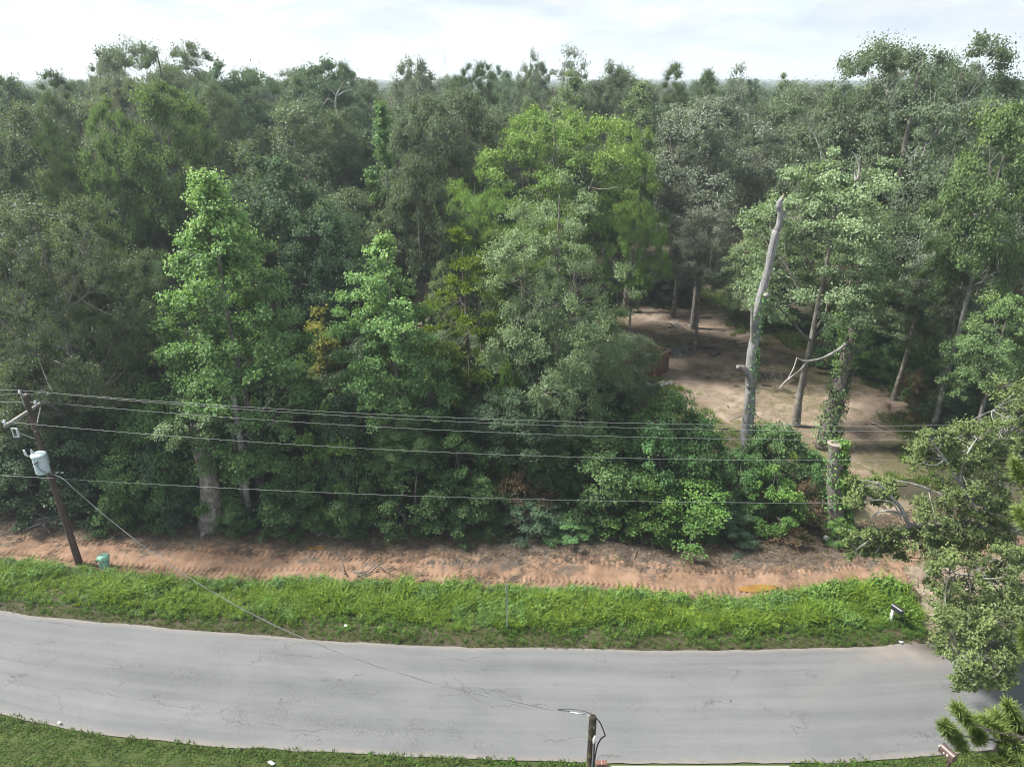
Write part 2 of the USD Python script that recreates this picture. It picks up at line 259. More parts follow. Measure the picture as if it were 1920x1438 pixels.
# asphalt: along-road bands, faint; alligator and long cracks
mat('asphalt', {
    'geo': ('geometry', {}), 'uv': ('uvmap', dict(attribute='st')), 'sep': ('separate_xyz', {}),
    'nf': ('noise_texture', dict(scale=13.0, detail=6.0, roughness=0.85)),
    'band': ('mapping', dict(scale=(0.05, 1.15, 1.0))), 'nb': ('noise_texture', dict(scale=1.0, detail=4.0, roughness=0.6)),
    'blot': ('noise_texture', dict(scale=0.35, detail=5.0, roughness=0.55)),
    'bs': ('math', dict(math_type='multiply_add', value2=0.26)), 'b0': ('math', dict(math_type='multiply', value2=0.56)), 'b1': ('math', dict(math_type='multiply_add', value2=0.42)),
    'col': ('rgb_ramp', dict(ramp=[(0.42, (.070, .073, .076)), (0.60, (.104, .107, .109)), (0.80, (.136, .138, .139))])),
    'wn': ('noise_texture', dict(scale=2.2, detail=3.0)), 'wsc': ('vector_math', dict(vector_math_type='scale', scale=0.22)), 'wadd': ('vector_math', dict(math_type='add')),
    'wsc2': ('vector_math', dict(math_type='multiply', vector2=(.16, .16, 0))),
    'v1': ('voronoi_texture', dict(feature='distance_to_edge', scale=4.6)), 'c1': ('map_range', dict(from_min=0.018, from_max=0.070, to_min=1.0, to_max=0.0, clamp=True)),
    'amask': ('noise_texture', dict(scale=0.9, detail=5.0, roughness=0.7)), 'am': ('map_range', dict(from_min=0.44, from_max=0.66, clamp=True)),
    'crk': ('attribute', dict(attribute='crack')), 'am2': ('math', dict(math_type='add')), 'cm': ('math', dict(math_type='multiply')),
    'lmap': ('mapping', dict(scale=(0.16, 0.62, 1.0))), 'lw': ('noise_texture', dict(scale=1.1, detail=4.0, roughness=.6)), 'lws': ('vector_math', dict(math_type='multiply', vector2=(1.1, .42, 0))), 'ladd': ('vector_math', dict(math_type='add')),
    'v2': ('voronoi_texture', dict(feature='distance_to_edge', scale=1.0)), 'c2': ('map_range', dict(from_min=0.002, from_max=0.010, to_min=1.0, to_max=0.0, clamp=True)),
    'lm': ('noise_texture', dict(scale=0.28, detail=2.0)), 'lmm': ('map_range', dict(from_min=0.50, from_max=0.58, clamp=True)), 'cl': ('math', dict(math_type='multiply')),
    'cc': ('math', dict(math_type='maximum')), 'cs': ('math', dict(math_type='multiply', value2=0.62)),
    'mixc': ('mix', dict(mix_type='mix', color2=(.035, .036, .036))),
    'dust': ('attribute', dict(attribute='dust')), 'dn': ('noise_texture', dict(scale=1.5, detail=5.0)), 'dm': ('math', dict(math_type='multiply')), 'mixd': ('mix', dict(mix_type='mix', color2=(.22, .185, .15))),
    'bp': ('bump', dict(strength=0.5, distance=0.01)), 'hsum': ('math', dict(math_type='subtract')),
    'p': ('principled_bsdf', dict(roughness=0.82, specular_ior_level=0.35)),
}, [('geo.position', 'nf.vector'), ('uv.UV', 'band.vector'), ('band.vector', 'nb.vector'), ('geo.position', 'blot.vector'),
    ('nb.fac', 'b0.value1'), ('blot.fac', 'bs.value1'), ('b0.value', 'bs.value3'), ('nf.fac', 'b1.value1'), ('bs.value', 'b1.value3'), ('b1.value', 'col.fac'),
    ('geo.position', 'wn.vector'), ('wn.color', 'wsc2.vector1'), ('wsc2.vector', 'wadd.vector1'), ('geo.position', 'wadd.vector2'), ('wadd.vector', 'v1.vector'), ('v1.distance', 'c1.value'),
    ('geo.position', 'amask.vector'), ('amask.fac', 'am2.value1'), ('crk.fac', 'am2.value2'), ('am2.value', 'am.value'), ('c1.result', 'cm.value1'), ('am.result', 'cm.value2'),
    ('uv.UV', 'lmap.vector'), ('geo.position', 'lw.vector'), ('lw.color', 'lws.vector1'), ('lws.vector', 'ladd.vector1'), ('lmap.vector', 'ladd.vector2'), ('ladd.vector', 'v2.vector'), ('v2.distance', 'c2.value'),
    ('geo.position', 'lm.vector'), ('lm.fac', 'lmm.value'), ('c2.result', 'cl.value1'), ('lmm.result', 'cl.value2'), ('cm.value', 'cc.value1'), ('cl.value', 'cc.value2'), ('cc.value', 'cs.value1'),
    ('col.color', 'mixc.color1'), ('cs.value', 'mixc.fac'), ('geo.position', 'dn.vector'), ('dn.fac', 'dm.value1'), ('dust.fac', 'dm.value2'), ('mixc.color', 'mixd.color1'), ('dm.value', 'mixd.fac'),
    ('mixd.color', 'p.base_color'), ('nf.fac', 'hsum.value1'), ('cs.value', 'hsum.value2'), ('hsum.value', 'bp.height'), ('bp.normal', 'p.normal')], 'p.BSDF')

# ------------------------------------------------------------------ the setting: ground, road, track, clearing, verge, lawn
from scipy.interpolate import PchipInterpolator
def edge_curve(pts, left, right):
    g = [G(x, y)[:2] for x, y in pts]; g = [left] + g + [right]; g = np.array(g)
    return PchipInterpolator(g[:, 0], g[:, 1])
road_far = edge_curve([(0, 1148), (200, 1169), (400, 1186), (700, 1208), (1000, 1218), (1300, 1221), (1560, 1217), (1740, 1208), (1920, 1197)], (-75, 46), (75, 40))
road_near = edge_curve([(0, 1340), (100, 1363), (200, 1380), (300, 1392), (400, 1402), (620, 1413), (900, 1424), (1110, 1432), (1480, 1434), (1700, 1424), (1850, 1412), (1920, 1402)], (-75, 39), (75, 33))

def sheet(name, poly, step, matname, z0, relief=None, litter=None, wob=0.35, wscale=0.9, seed=0, extra=None):
    poly = np.asarray(poly); lo, hi = poly.min(0) - 1, poly.max(0) + 1
    nx, ny = int((hi[0] - lo[0]) / step) + 1, int((hi[1] - lo[1]) / step) + 1
    X, Y = np.meshgrid(lo[0] + np.arange(nx) * step, lo[1] + np.arange(ny) * step, indexing='ij')
    P = np.column_stack([X.ravel(), Y.ravel()])
    d = polydist(P, poly) + wob * nz(P, wscale, seed)
    keep = (d > 0).reshape(nx, ny)
    i, j = np.nonzero(keep[:-1, :-1] & keep[1:, :-1] & keep[:-1, 1:] & keep[1:, 1:])
    a = i * ny + j; f = np.vstack([np.stack([a, a + ny, a + ny + 1], 1), np.stack([a, a + ny + 1, a + 1], 1)])
    z = np.full(len(P), z0) + (relief(P, d) if relief else 0)
    used, inv = np.unique(f, return_inverse=True); f = inv.reshape(-1, 3)
    v = np.column_stack([P, z])[used]
    o = obj(name, (v, f), matname, smooth=True)
    primvar(o, 'litter', (litter(P, d)[used] if litter else np.zeros(len(used))))
    if extra:
        for k, fn in extra.items(): primvar(o, k, fn(P, d)[used])
    tag(o, kind='structure'); return o, (lambda Q: polydist(Q, poly) + wob * nz(Q, wscale, seed))

# ground: near grid and a ring out to the horizon
gx = np.concatenate([[-6000, -2500, -1000, -400, -200], np.arange(-120, 121, 4.0), [200, 400, 1000, 2500, 6000]])
gy = np.concatenate([[-6000, -2000, -500, -100, -40], np.arange(-20, 241, 4.0), [300, 450, 700, 1200, 2500, 6000]])
X, Y = np.meshgrid(gx, gy, indexing='ij'); nx, ny = X.shape
i, j = np.meshgrid(np.arange(nx - 1), np.arange(ny - 1), indexing='ij'); a = (i * ny + j).ravel()
tag(obj('ground', (np.column_stack([X.ravel(), Y.ravel(), np.zeros(X.size)]), np.vstack([np.stack([a, a + ny, a + ny + 1], 1), np.stack([a, a + ny + 1, a + 1], 1)])), 'forest_floor'), kind='structure')

# road
xs = np.arange(-60, 60.01, 0.4); nt = 19; T = np.linspace(0, 1, nt)
wobf, wobn = 0.045 * nz(np.column_stack([xs, xs * 0]), 0.7, 5), 0.045 * nz(np.column_stack([xs, xs * 0 + 9]), 0.7, 6)
yf, yn = road_far(xs) + wobf, road_near(xs) + wobn
RY = yn[:, None] + (yf - yn)[:, None] * T; RX = np.repeat(xs[:, None], nt, 1)
crown_z = 0.085 + 0.07 * (1 - (2 * T - 1) ** 2)
s_len = np.concatenate([[0], np.cumsum(np.hypot(np.diff(xs), np.diff((yf + yn) / 2)))])
i, j = np.meshgrid(np.arange(len(xs) - 1), np.arange(nt - 1), indexing='ij'); a = (i * nt + j).ravel()
rv = np.column_stack([RX.ravel(), RY.ravel(), np.tile(crown_z, len(xs))])
road = obj('road', (rv, np.vstack([np.stack([a, a + nt, a + nt + 1], 1), np.stack([a, a + nt + 1, a + 1], 1)])), 'asphalt', smooth=True,
           uv=np.column_stack([np.repeat(s_len, nt), np.tile(T * 6.0, len(xs))]))
tt = np.tile(T, len(xs)); RXf = RX.ravel()
bumpf = lambda x, c, w: np.exp(-((x - c) / w) ** 2)
crack = -0.16 + 0.22 * bumpf(tt, .22, .10) * bumpf(RXf, -9, 8) + 0.20 * bumpf(tt, .52, .09) * bumpf(RXf, -13, 9) + 0.10 * bumpf(tt, .12, .1) * bumpf(RXf, -2, 4) + 0.18 * bumpf(tt, .45, .08) * bumpf(RXf, 6.5, 4) + 0.08 * bumpf(tt, .75, .2) * bumpf(RXf, -18, 8)
primvar(road, 'crack', crack)
dm = G(1745, 1205)[:2]; dv = rv[:, :2] - dm
dust = np.clip(1.5 * np.exp(-((dv[:, 0] + .3) / 3.2) ** 2 - (dv[:, 1] / 1.3) ** 2), 0, 1) + 0.75 * np.clip(1 - np.minimum(tt, 1 - tt) / 0.045, 0, 1)
arc = np.abs(dv[:, 1] + 0.045 * (dv[:, 0] - 1.5) ** 2 * (dv[:, 0] < 1.5)); dust += 0.35 * np.exp(-(arc / .5) ** 2) * (dv[:, 0] < 1) * np.exp(dv[:, 0] / 5)
primvar(road, 'dust', np.clip(dust, 0, 1)); tag(road, kind='structure')

# the dirt track cleared along the verge
back = [(0, 985), (130, 990), (300, 1000), (520, 1010), (740, 1020), (950, 1020), (1150, 1030), (1330, 1045), (1480, 1050), (1560, 1040), (1640, 1020), (1720, 1000)]
front = [(0, 1058), (150, 1075), (350, 1098), (600, 1100), (900, 1110), (1200, 1122), (1330, 1135), (1430, 1132), (1480, 1122), (1650, 1105), (1715, 1100)]
B = px_poly(back); Fp = px_poly(front)
track_back = PchipInterpolator(np.r_[-80, B[:, 0], 70], np.r_[B[0, 1] + 12, B[:, 1], B[-1, 1] + 6]); track_front = PchipInterpolator(np.r_[-80, Fp[:, 0], 70], np.r_[Fp[0, 1] + 10, Fp[:, 1], Fp[-1, 1] + 5])
xt = np.linspace(-48, 40, 120)
track_poly = np.vstack([np.column_stack([xt, track_front(xt) - 0.15]), np.column_stack([xt, track_back(xt) + 0.6])[::-1]])
def track_rel(P, d):
    u = (P[:, 1] - track_front(P[:, 0])) / (track_back(P[:, 0]) - track_front(P[:, 0]))
    z = 0.014 * nz(P, 1.2, 3) + 0.014 * nz(P, 4.0, 4)
    for c, w, ph in ((.20, .055, 0), (.29, .045, .4), (.62, .05, .7), (.70, .04, .2)):
        wig = c + 0.05 * np.sin(P[:, 0] * .21 + ph * 9) + 0.02 * np.sin(P[:, 0] * .6 + ph)
        m = np.exp(-((u - wig) / w) ** 2) * np.clip(1.0 + .7 * nz(P, .16, 11 + int(ph * 10)), 0, 1)
        sgn = np.sign(u - wig)
        z += m * (-0.035 + 0.042 * np.clip(2.2 * np.sin(P[:, 0] * 2 * np.pi / 0.30 + 1.6 * nz(P, .8, 13) + sgn * (u - wig) * 45), -1, 1))
    return np.maximum(z, -0.078)
def track_lit(P, d):
    u = (P[:, 1] - track_front(P[:, 0])) / (track_back(P[:, 0]) - track_front(P[:, 0]))
    return 0.30 * np.clip((u - .72) / .28, 0, 1) + 0.22 * np.clip((.10 - u) / .12, 0, 1) + .075 * nz(P, .35, 8) - 0.10 * np.exp(-((u - .3) / .16) ** 2)
track, track_in = sheet('dirt_track', track_poly, 0.075, 'clay', 0.095, track_rel, track_lit, wob=0.28, wscale=1.1, seed=2)

# clearing among the trees and the way out of it to the road
clear_px = [(1130, 610), (1165, 552), (1225, 541), (1300, 556), (1372, 590), (1440, 625), (1500, 648), (1560, 660), (1600, 690), (1690, 715), (1760, 760), (1700, 800), (1705, 870), (1740, 950), (1790, 1010),
            (1800, 1060), (1690, 1062), (1640, 1000), (1600, 930), (1585, 860), (1540, 840), (1440, 812), (1330, 800), (1240, 760), (1180, 700)]
clear_poly = px_poly(clear_px)
def clear_lit(P, d): return 0.24 * np.clip(1 - d / 2.5, 0, 1) + 0.11 * nz(P, .13, 21)
clear, clear_in = sheet('dirt_clearing', clear_poly, 0.28, 'sand', 0.05, lambda P, d: 0.035 * nz(P, .5, 3) + 0.015 * nz(P, 2.0, 4), clear_lit, wob=1.0, wscale=.35, seed=4)
sheet('dirt_patch', px_poly([(760, 640), (775, 580), (840, 565), (900, 590), (880, 640)]), 0.4, 'sand', 0.04, lambda P, d: 0.03 * nz(P, .5, 3), clear_lit, wob=.8, wscale=.4, seed=9)
mouth_px = [(1690, 1062), (1800, 1050), (1925, 1040), (2050, 1050), (2050, 1130), (1905, 1120), (1850, 1130), (1800, 1160), (1790, 1207), (1690, 1216), (1712, 1180), (1722, 1120)]
drive, drive_in = sheet('dirt_driveway', px_poly(mouth_px), 0.12, 'sand', 0.13, lambda P, d: 0.012 * nz(P, 1.2, 3) - 0.10 * np.clip((road_far(P[:, 0]) + 1.0 - P[:, 1]) / 1.0, 0, 1), lambda P, d: 0.14 * np.clip(1 - d / .6, 0, 1) - 0.06, wob=0.16, wscale=1.2, seed=6)

xv = np.linspace(-48, G(1712, 1150)[0], 90)
verge_poly = np.vstack([np.column_stack([xv, road_far(xv) - 0.5]), np.column_stack([xv, track_front(xv) + 0.25])[::-1]])
verge, verge_in = sheet('grass_verge', verge_poly, 0.2, 'verge_soil', 0.03, lambda P, d: np.clip((P[:, 1] - road_far(P[:, 0]) - .1) / .5, 0, 1) * (0.08 + 0.03 * nz(P, .8, 2)), None, wob=0.03, wscale=1.2, seed=7)
xl = np.linspace(-48, 48, 90)
lawn_poly = np.vstack([np.column_stack([xl, np.full(90, 2.0)]), np.column_stack([xl, road_near(xl) + 0.5])[::-1]])
lawn, lawn_in = sheet('lawn', lawn_poly, 0.3, 'lawn_soil', 0.035, lambda P, d: np.clip((road_near(P[:, 0]) - .1 - P[:, 1]) / .5, 0, 1) * (.06 + 0.02 * nz(P, .6, 2)), lambda P, d: 0.3 * np.clip(1 - d / .35, 0, 1), wob=0.05, wscale=1.0, seed=8)
cx0, cx1 = G(1132, 1436)[0], G(1478, 1436)[0]
slab = []
for k in range(4):
    y1 = float(road_near((cx0 + cx1) / 2)) - 0.12 - 2.2 * k
    o = box(((cx0 + cx1) / 2, y1 - 1.09, 0.06), (cx1 - cx0, 2.18, 0.12), 0.012); slab.append(o)
drv = UsdGeom.Xform.Define(stage, '/World/concrete_driveway').GetPrim(); tag(drv, kind='structure')
for s in slab: obj('slab', s, 'concrete', drv)

# ------------------------------------------------------------------ leaves, trees
def leaves(c, nrm, L, W, rng, jit=0.5, tdir=None, fold=0.18, var=0.3):
    n = len(c); nrm = nrm + jit * rng.normal(size=(n, 3)); nrm /= np.linalg.norm(nrm, axis=1, keepdims=True) + 1e-9
    t = rng.normal(size=(n, 3)) if tdir is None else tdir + 0.25 * rng.normal(size=(n, 3))
    if tdir is None: t -= (t * nrm).sum(1, keepdims=True) * nrm
    t /= np.linalg.norm(t, axis=1, keepdims=True) + 1e-9
    b = np.cross(nrm, t); b /= np.linalg.norm(b, axis=1, keepdims=True) + 1e-9
    s = (1 + var * rng.uniform(-1, 1, n))[:, None]
    l, w = L * s, W * s
    v = np.stack([c - t * l * .5, c + b * w * .5 + nrm * w * fold, c + t * l * .5 - nrm * l * .12, c - b * w * .5 + nrm * w * fold], 1).reshape(-1, 3)
    k = np.arange(n)[:, None] * 4
    return v, np.vstack([k + [0, 1, 2], k + [0, 2, 3]])

def foliage(cl, rc, up, per, L, W, rng, mode='leaf', flat=0.75, under=0.35, center=None, tintbase=None, jit=0.7, tuft=7):
    """leaves about clump centres cl (n,3) with radii rc; each clump is a spray of little twigs with the leaves along them"""
    n = len(cl); per = np.broadcast_to(per, (n,)).astype(int)
    idx = np.repeat(np.arange(n), per); N = len(idx)
    out = cl - center; out /= np.linalg.norm(out, axis=1, keepdims=True) + 1e-9
    # twigs: tuft directions per clump
    td = rng.normal(size=(n, tuft, 3)); td /= np.linalg.norm(td, axis=2, keepdims=True)
    td = td + 0.55 * out[:, None] + np.array([0, 0, up]); td /= np.linalg.norm(td, axis=2, keepdims=True)
    tl = rng.uniform(.55, 1.15, (n, tuft))
    tw = rng.integers(0, tuft, N)
    d = td[idx, tw]; u = rng.uniform(0, 1, N) ** .62 * tl[idx, tw]
    off = np.clip(rng.normal(size=(N, 3)), -1.35, 1.35) * (0.24 * (0.35 + u))[:, None]
    q = d * u[:, None] + off
    q[:, 2] *= flat; lowm = q[:, 2] < 0; q[lowm, 2] *= under + .3
    c = cl[idx] + q * rc[idx][:, None]
    nr = q / (np.linalg.norm(q, axis=1, keepdims=True) + 1e-9) * .7 + np.array([0, 0, .42]) + .35 * out[idx]
    if mode == 'needle':
        v, f = leaves(c, nr, L, W, rng, jit=.3, tdir=d + .5 * off / (np.linalg.norm(off, axis=1, keepdims=True) + 1e-9))
    else:
        v, f = leaves(c, nr, L, W, rng, jit=jit)
    tb = rng.uniform(0, 1, n) if tintbase is None else np.clip(tintbase + rng.uniform(-.28, .28, n), 0, 1)
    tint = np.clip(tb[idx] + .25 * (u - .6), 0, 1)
    return v, f, np.repeat(tint, 4), td * (tl[..., None]) * rc[:, None, None]

def tree_parts(parent, cl, rc, trunk, trunk_r, rng, leafmat, barkmat, per=220, L=.16, W=.09, up=.5, flat=.75, nlimb=6, limb_r=.5, mode='leaf', tintbase=None, center=None, branchmat=None, twigs=True, jit=.7, tuft=7, wood=True):
    branchmat = branchmat or barkmat
    trunk = np.asarray(trunk, float); n = len(cl)
    ctr = center if center is not None else np.column_stack([np.interp(cl[:, 2] - rc, trunk[:, 2], trunk[:, k]) for k in range(2)] + [cl[:, 2] * .8 + trunk[:, 2].mean() * .2])
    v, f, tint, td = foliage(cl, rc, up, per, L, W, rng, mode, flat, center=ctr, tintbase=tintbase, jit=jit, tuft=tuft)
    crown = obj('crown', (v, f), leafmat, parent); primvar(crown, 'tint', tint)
    tr = obj('trunk', tube(trunk, trunk_r, 9), barkmat, parent, smooth=True)
    if not wood: return td
    # limbs: groups of clumps by direction from the trunk
    H = trunk[-1, 2]; key = np.arctan2(cl[:, 1] - np.interp(cl[:, 2], trunk[:, 2], trunk[:, 1]), cl[:, 0] - np.interp(cl[:, 2], trunk[:, 2], trunk[:, 0]))
    seeds = cl[rng.permutation(n)[:nlimb]]
    for _ in range(4):
        lab = np.argmin(((cl[:, None] - seeds[None]) ** 2 * np.array([1, 1, .6])).sum(2), 1)
        seeds = np.array([cl[lab == k].mean(0) if (lab == k).any() else seeds[k] for k in range(nlimb)])
    tw_parts = []
    rtr = lambda z: np.interp(z, trunk[:, 2], np.broadcast_to(trunk_r, (len(trunk),)))
    for k in range(nlimb):
        mem = np.nonzero(lab == k)[0]
        if len(mem) == 0: continue
        e = seeds[k]; hd = math.hypot(e[0] - np.interp(e[2], trunk[:, 2], trunk[:, 0]), e[1] - np.interp(e[2], trunk[:, 2], trunk[:, 1]))
        za = np.clip(e[2] - hd * rng.uniform(.55, 1.0), trunk[0, 2] + .25 * H, H * .93)
        a = np.array([np.interp(za, trunk[:, 2], trunk[:, 0]), np.interp(za, trunk[:, 2], trunk[:, 1]), za])
        m = (a + e) / 2 + np.array([0, 0, (-.04 if mode == 'needle' else .10) * hd]) + rng.normal(size=3) * .06 * hd
        P = bez(a, m, e, 7); P[1:-1] += rng.normal(size=(5, 3)) * .03 * hd
        r0 = min(limb_r * rtr(za), .03 + .018 * hd)
        obj('limb', tube(P, np.linspace(r0, r0 * .35, 7), 5), branchmat, parent, smooth=True)
        for ci in mem:
            tpos = rng.uniform(.35, .95); kk = tpos * 6; b0 = P[int(kk)] * (1 - kk % 1) + P[min(int(kk) + 1, 6)] * (kk % 1)
            bm = (b0 + cl[ci]) / 2 + rng.normal(size=3) * .12 * np.linalg.norm(cl[ci] - b0) + [0, 0, .1]
            tw_parts.append(tube(bez(b0, bm, cl[ci] + [0, 0, -.15 * rc[ci]], 5), np.linspace(r0 * .38, .012, 5), 3, cap=False))
            if twigs:
                for q in range(min(tuft, 3)):
                    tw_parts.append(tube(np.array([cl[ci] + [0, 0, -.15 * rc[ci]], cl[ci] + td[ci, q] * .5 * [1, 1, flat] , cl[ci] + td[ci, q] * .95 * [1, 1, flat]]), [.013, .009, .004], 3, cap=False))
    if tw_parts: tag(obj('twigs', cat(tw_parts), branchmat, parent), kind='stuff')
    return crown

def prof_oak(t): return np.interp(t, [0, .15, .45, .75, .92, 1], [.60, .88, 1, .92, .66, .30])
def prof_cone(t): return np.interp(t, [0, .12, .35, .7, .9, 1], [.70, .95, 1, .66, .34, .12])
def prof_dome(t): return np.interp(t, [0, .2, .5, .8, .95, 1], [.75, 1, 1, .84, .56, .28])
def prof_col(t): return np.interp(t, [0, .15, .5, .85, 1], [.75, 1, .85, .45, .08])
def prof_bush(t): return np.interp(t, [0, .25, .6, .9, 1], [.95, 1, .85, .45, .15])
def prof_spread(t): return np.interp(t, [0, .2, .5, .8, 1], [.35, .70, 1, .85, .25])
def prof_pine(t): return np.interp(t, [0, .2, .5, .8, 1], [.55, .9, 1, .78, .32])

def clumps(rng, H, R, cb, prof, n, rc, bias=.42, lobes=.28, minsep=.5):
    """clump centres inside the crown's outline, pushed outwards, the outline broken into lobes"""
    out, rad = [], []; ph = rng.uniform(0, 6.28, 6); fr = [2, 3, 5]
    zz = np.linspace(0, 1, 60); cdf = np.cumsum(prof(zz) + .12); cdf /= cdf[-1]
    tries = 0
    dome_ = prof in (prof_oak, prof_dome, prof_spread); zc = H * (cb + (1 - cb) * (.40 if prof is not prof_spread else .5)); up_, dn_ = H - zc, zc - H * cb
    while len(out) < n and tries < n * 22:
        tries += 1
        if dome_:
            cz = rng.uniform(-.8, 1); th = rng.uniform(0, 2 * np.pi); r_ = rc * rng.uniform(.7, 1.3)
            lob = 1 + lobes * (np.sin(fr[0] * th + ph[0] + 3 * cz) * .5 + np.sin(fr[1] * th + ph[1] - 5 * cz) * .35 + np.sin(fr[2] * th + ph[2] + 7 * cz) * .3)
            k_ = rng.uniform() ** (bias * .6) * lob; sn = math.sqrt(1 - cz * cz)
            p = np.array([(R * k_ - r_ * .5) * sn * math.cos(th), (R * k_ - r_ * .5) * sn * math.sin(th), zc + (up_ * (.92 + .08 * lob) - r_ * .6 if cz > 0 else dn_) * cz * min(k_ / lob + .08, 1.0)])
            if all(((p - o) ** 2).sum() > (minsep * (r_ + s_) * .5) ** 2 for o, s_ in zip(out, rad)):
                out.append(p); rad.append(r_)
            continue
        t = np.interp(rng.uniform(), cdf, zz); th = rng.uniform(0, 2 * np.pi)
        lob = 1 + lobes * (np.sin(fr[0] * th + ph[0] + 4 * t) * .5 + np.sin(fr[1] * th + ph[1] - 6 * t) * .35 + np.sin(fr[2] * th + ph[2] + 9 * t) * .3)
        r_ = rc * rng.uniform(.7, 1.3)
        rr = max(R * prof(t) * lob - r_ * .55, 0) * rng.uniform() ** bias
        p = np.array([rr * math.cos(th), rr * math.sin(th), H * (cb + (1 - cb) * t) - r_ * .6 * (t > .8)])
        if all(((p - o) ** 2).sum() > (minsep * (r_ + s) * .5) ** 2 for o, s in zip(out, rad)):
            out.append(p); rad.append(r_)
    return np.array(out), np.array(rad)

stage.CreateClassPrim('/World/kinds')
KIND = {}       # kind -> list of (path, H, R)
def kind(name, variants, H, R, cb, prof, n, rc, leafmat, barkmat, seed, trunk_r=.28, bias=.42, lobes=.26, wob=.3, tip=0.35, multi=False, minsep=.5, **kw):
    for q in range(variants):
        rng = np.random.default_rng(seed * 100 + q)
        p = stage.DefinePrim(f'/World/kinds/{name}_{q}', 'Xform')
        cl, rc_ = clumps(rng, H, R, cb, prof, n, rc, bias, lobes, minsep)
        zt = np.linspace(0, H * .93, 9)
        tk = np.column_stack([np.cumsum(rng.normal(size=9) * wob * .25), np.cumsum(rng.normal(size=9) * wob * .25), zt]); tk[:, :2] -= tk[0, :2]
        tr = trunk_r * np.interp(zt / H, [0, .04, .5, .95], [1.35, 1.0, .62, .12])
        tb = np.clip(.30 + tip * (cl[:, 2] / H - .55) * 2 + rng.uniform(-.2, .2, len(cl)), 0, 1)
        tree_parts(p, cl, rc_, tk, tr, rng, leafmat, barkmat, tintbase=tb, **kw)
        pv = np.array(UsdGeom.Mesh(stage.GetPrimAtPath(str(p.GetPath()) + '/crown')).GetPointsAttr().Get()); top = np.percentile(pv[:, 2], 99.3); rad = np.percentile(np.hypot(pv[:, 0], pv[:, 1]), 96)
        KIND.setdefault(name, []).append((str(p.GetPath()), top, rad))

#     name        var  H   R    cb   profile      n   rc
kind('oak', 3, 20, 5.8, .44, prof_oak, 120, 1.3, 'leaf_oak', 'bark_old', 1, per=330, L=0.215, W=0.14, nlimb=8, branchmat='bark_old', lobes=.30)
kind('great_oak', 1, 22, 8.8, .30, prof_oak, 230, 1.35, 'leaf_oak', 'bark_old', 21, per=400, L=.185, W=.12, nlimb=12, lobes=.30, trunk_r=.45, branchmat='bark_grey')
kind('grey_oak', 2, 20, 6.0, .44, prof_oak, 120, 1.3, 'leaf_grey', 'bark_old', 2, per=330, L=0.205, W=0.135, nlimb=8, branchmat='bark_old', lobes=.30)
kind('olive_oak', 2, 20, 4.8, .40, prof_oak, 105, 1.15, 'leaf_olive', 'bark_grey', 3, per=330, L=0.2, W=0.13, nlimb=7, tip=.6)
kind('dark_oak', 2, 20, 5.8, .42, prof_dome, 110, 1.3, 'leaf_dark', 'bark_dark', 4, per=330, L=0.215, W=0.14, nlimb=7)
kind('gum', 2, 20, 4.2, .18, prof_cone, 190, .92, 'leaf_gum', 'bark_old', 5, per=330, L=0.175, W=0.145, nlimb=10, tip=.75, up=.7, lobes=.30, trunk_r=.22, minsep=.52)
kind('lime', 2, 18, 7.2, .40, prof_dome, 125, 1.35, 'leaf_lime', 'bark_old', 6, per=400, L=0.195, W=0.125, nlimb=9, tip=.55, flat=.55, up=.35, lobes=.35, minsep=.52)
kind('willow_oak', 1, 20, 5.4, .15, prof_oak, 190, .95, 'leaf_willow', 'bark_old', 7, per=400, L=.165, W=.085, nlimb=9, tip=.35, up=.55, trunk_r=.26, branchmat='bark_old', bias=.5, lobes=.25)
kind('cedar', 1, 14, 3.6, .05, prof_bush, 130, .80, 'leaf_cedar', 'bark_dark', 8, per=320, L=0.2, W=0.075, nlimb=9, mode='needle', up=.15, flat=.55, tip=.3, trunk_r=.2, lobes=.35, minsep=.52)
kind('pine', 2, 22, 3.2, .40, prof_dome, 110, 1.0, 'leaf_pine', 'bark_old', 9, per=250, L=.34, W=.055, nlimb=8, mode='needle', up=.6, tip=.3, lobes=.22, trunk_r=.2, minsep=.36)
kind('light_tree', 2, 19, 3.6, .30, prof_col, 85, 1.0, 'leaf_pale', 'bark_old', 10, per=300, L=0.19, W=0.115, nlimb=7, tip=.4, up=.8)
kind('spire', 1, 18, 1.9, .12, prof_cone, 75, .7, 'leaf_shrub', 'bark_old', 11, per=230, L=0.18, W=0.14, nlimb=6, tip=.3, trunk_r=.13)
kind('sparse_oak', 2, 20, 4.8, .30, prof_oak, 95, .95, 'leaf_grey', 'bark_grey', 12, per=150, L=.21, W=.135, nlimb=9, lobes=.30, minsep=.62)
kind('yellow_sapling', 1, 9, 2.0, .15, prof_col, 55, .6, 'leaf_yellow', 'bark_old', 13, per=230, L=0.155, W=0.105, nlimb=6, trunk_r=.08)
kind('shrub', 4, 5, 2.3, .03, prof_bush, 62, .62, 'leaf_shrub', 'bark_old', 14, per=300, L=0.14, W=0.095, nlimb=6, trunk_r=.06, lobes=.4, tip=.45)
kind('vine_shrub', 2, 5, 2.2, .03, prof_bush, 60, .60, 'leaf_vine', 'bark_old', 15, per=290, L=0.14, W=0.105, nlimb=6, trunk_r=.06, lobes=.4, tip=.45)
kind('dark_shrub', 2, 6, 2.6, .03, prof_bush, 70, .70, 'leaf_dark', 'bark_dark', 16, per=300, L=0.15, W=0.1, nlimb=6, trunk_r=.07, lobes=.4, tip=.3)
kind('brown_shrub', 1, 3, 1.5, .03, prof_bush, 40, .45, 'leaf_brown', 'bark_dark', 17, per=70, L=.10, W=.06, nlimb=6, trunk_r=.05, lobes=.5)
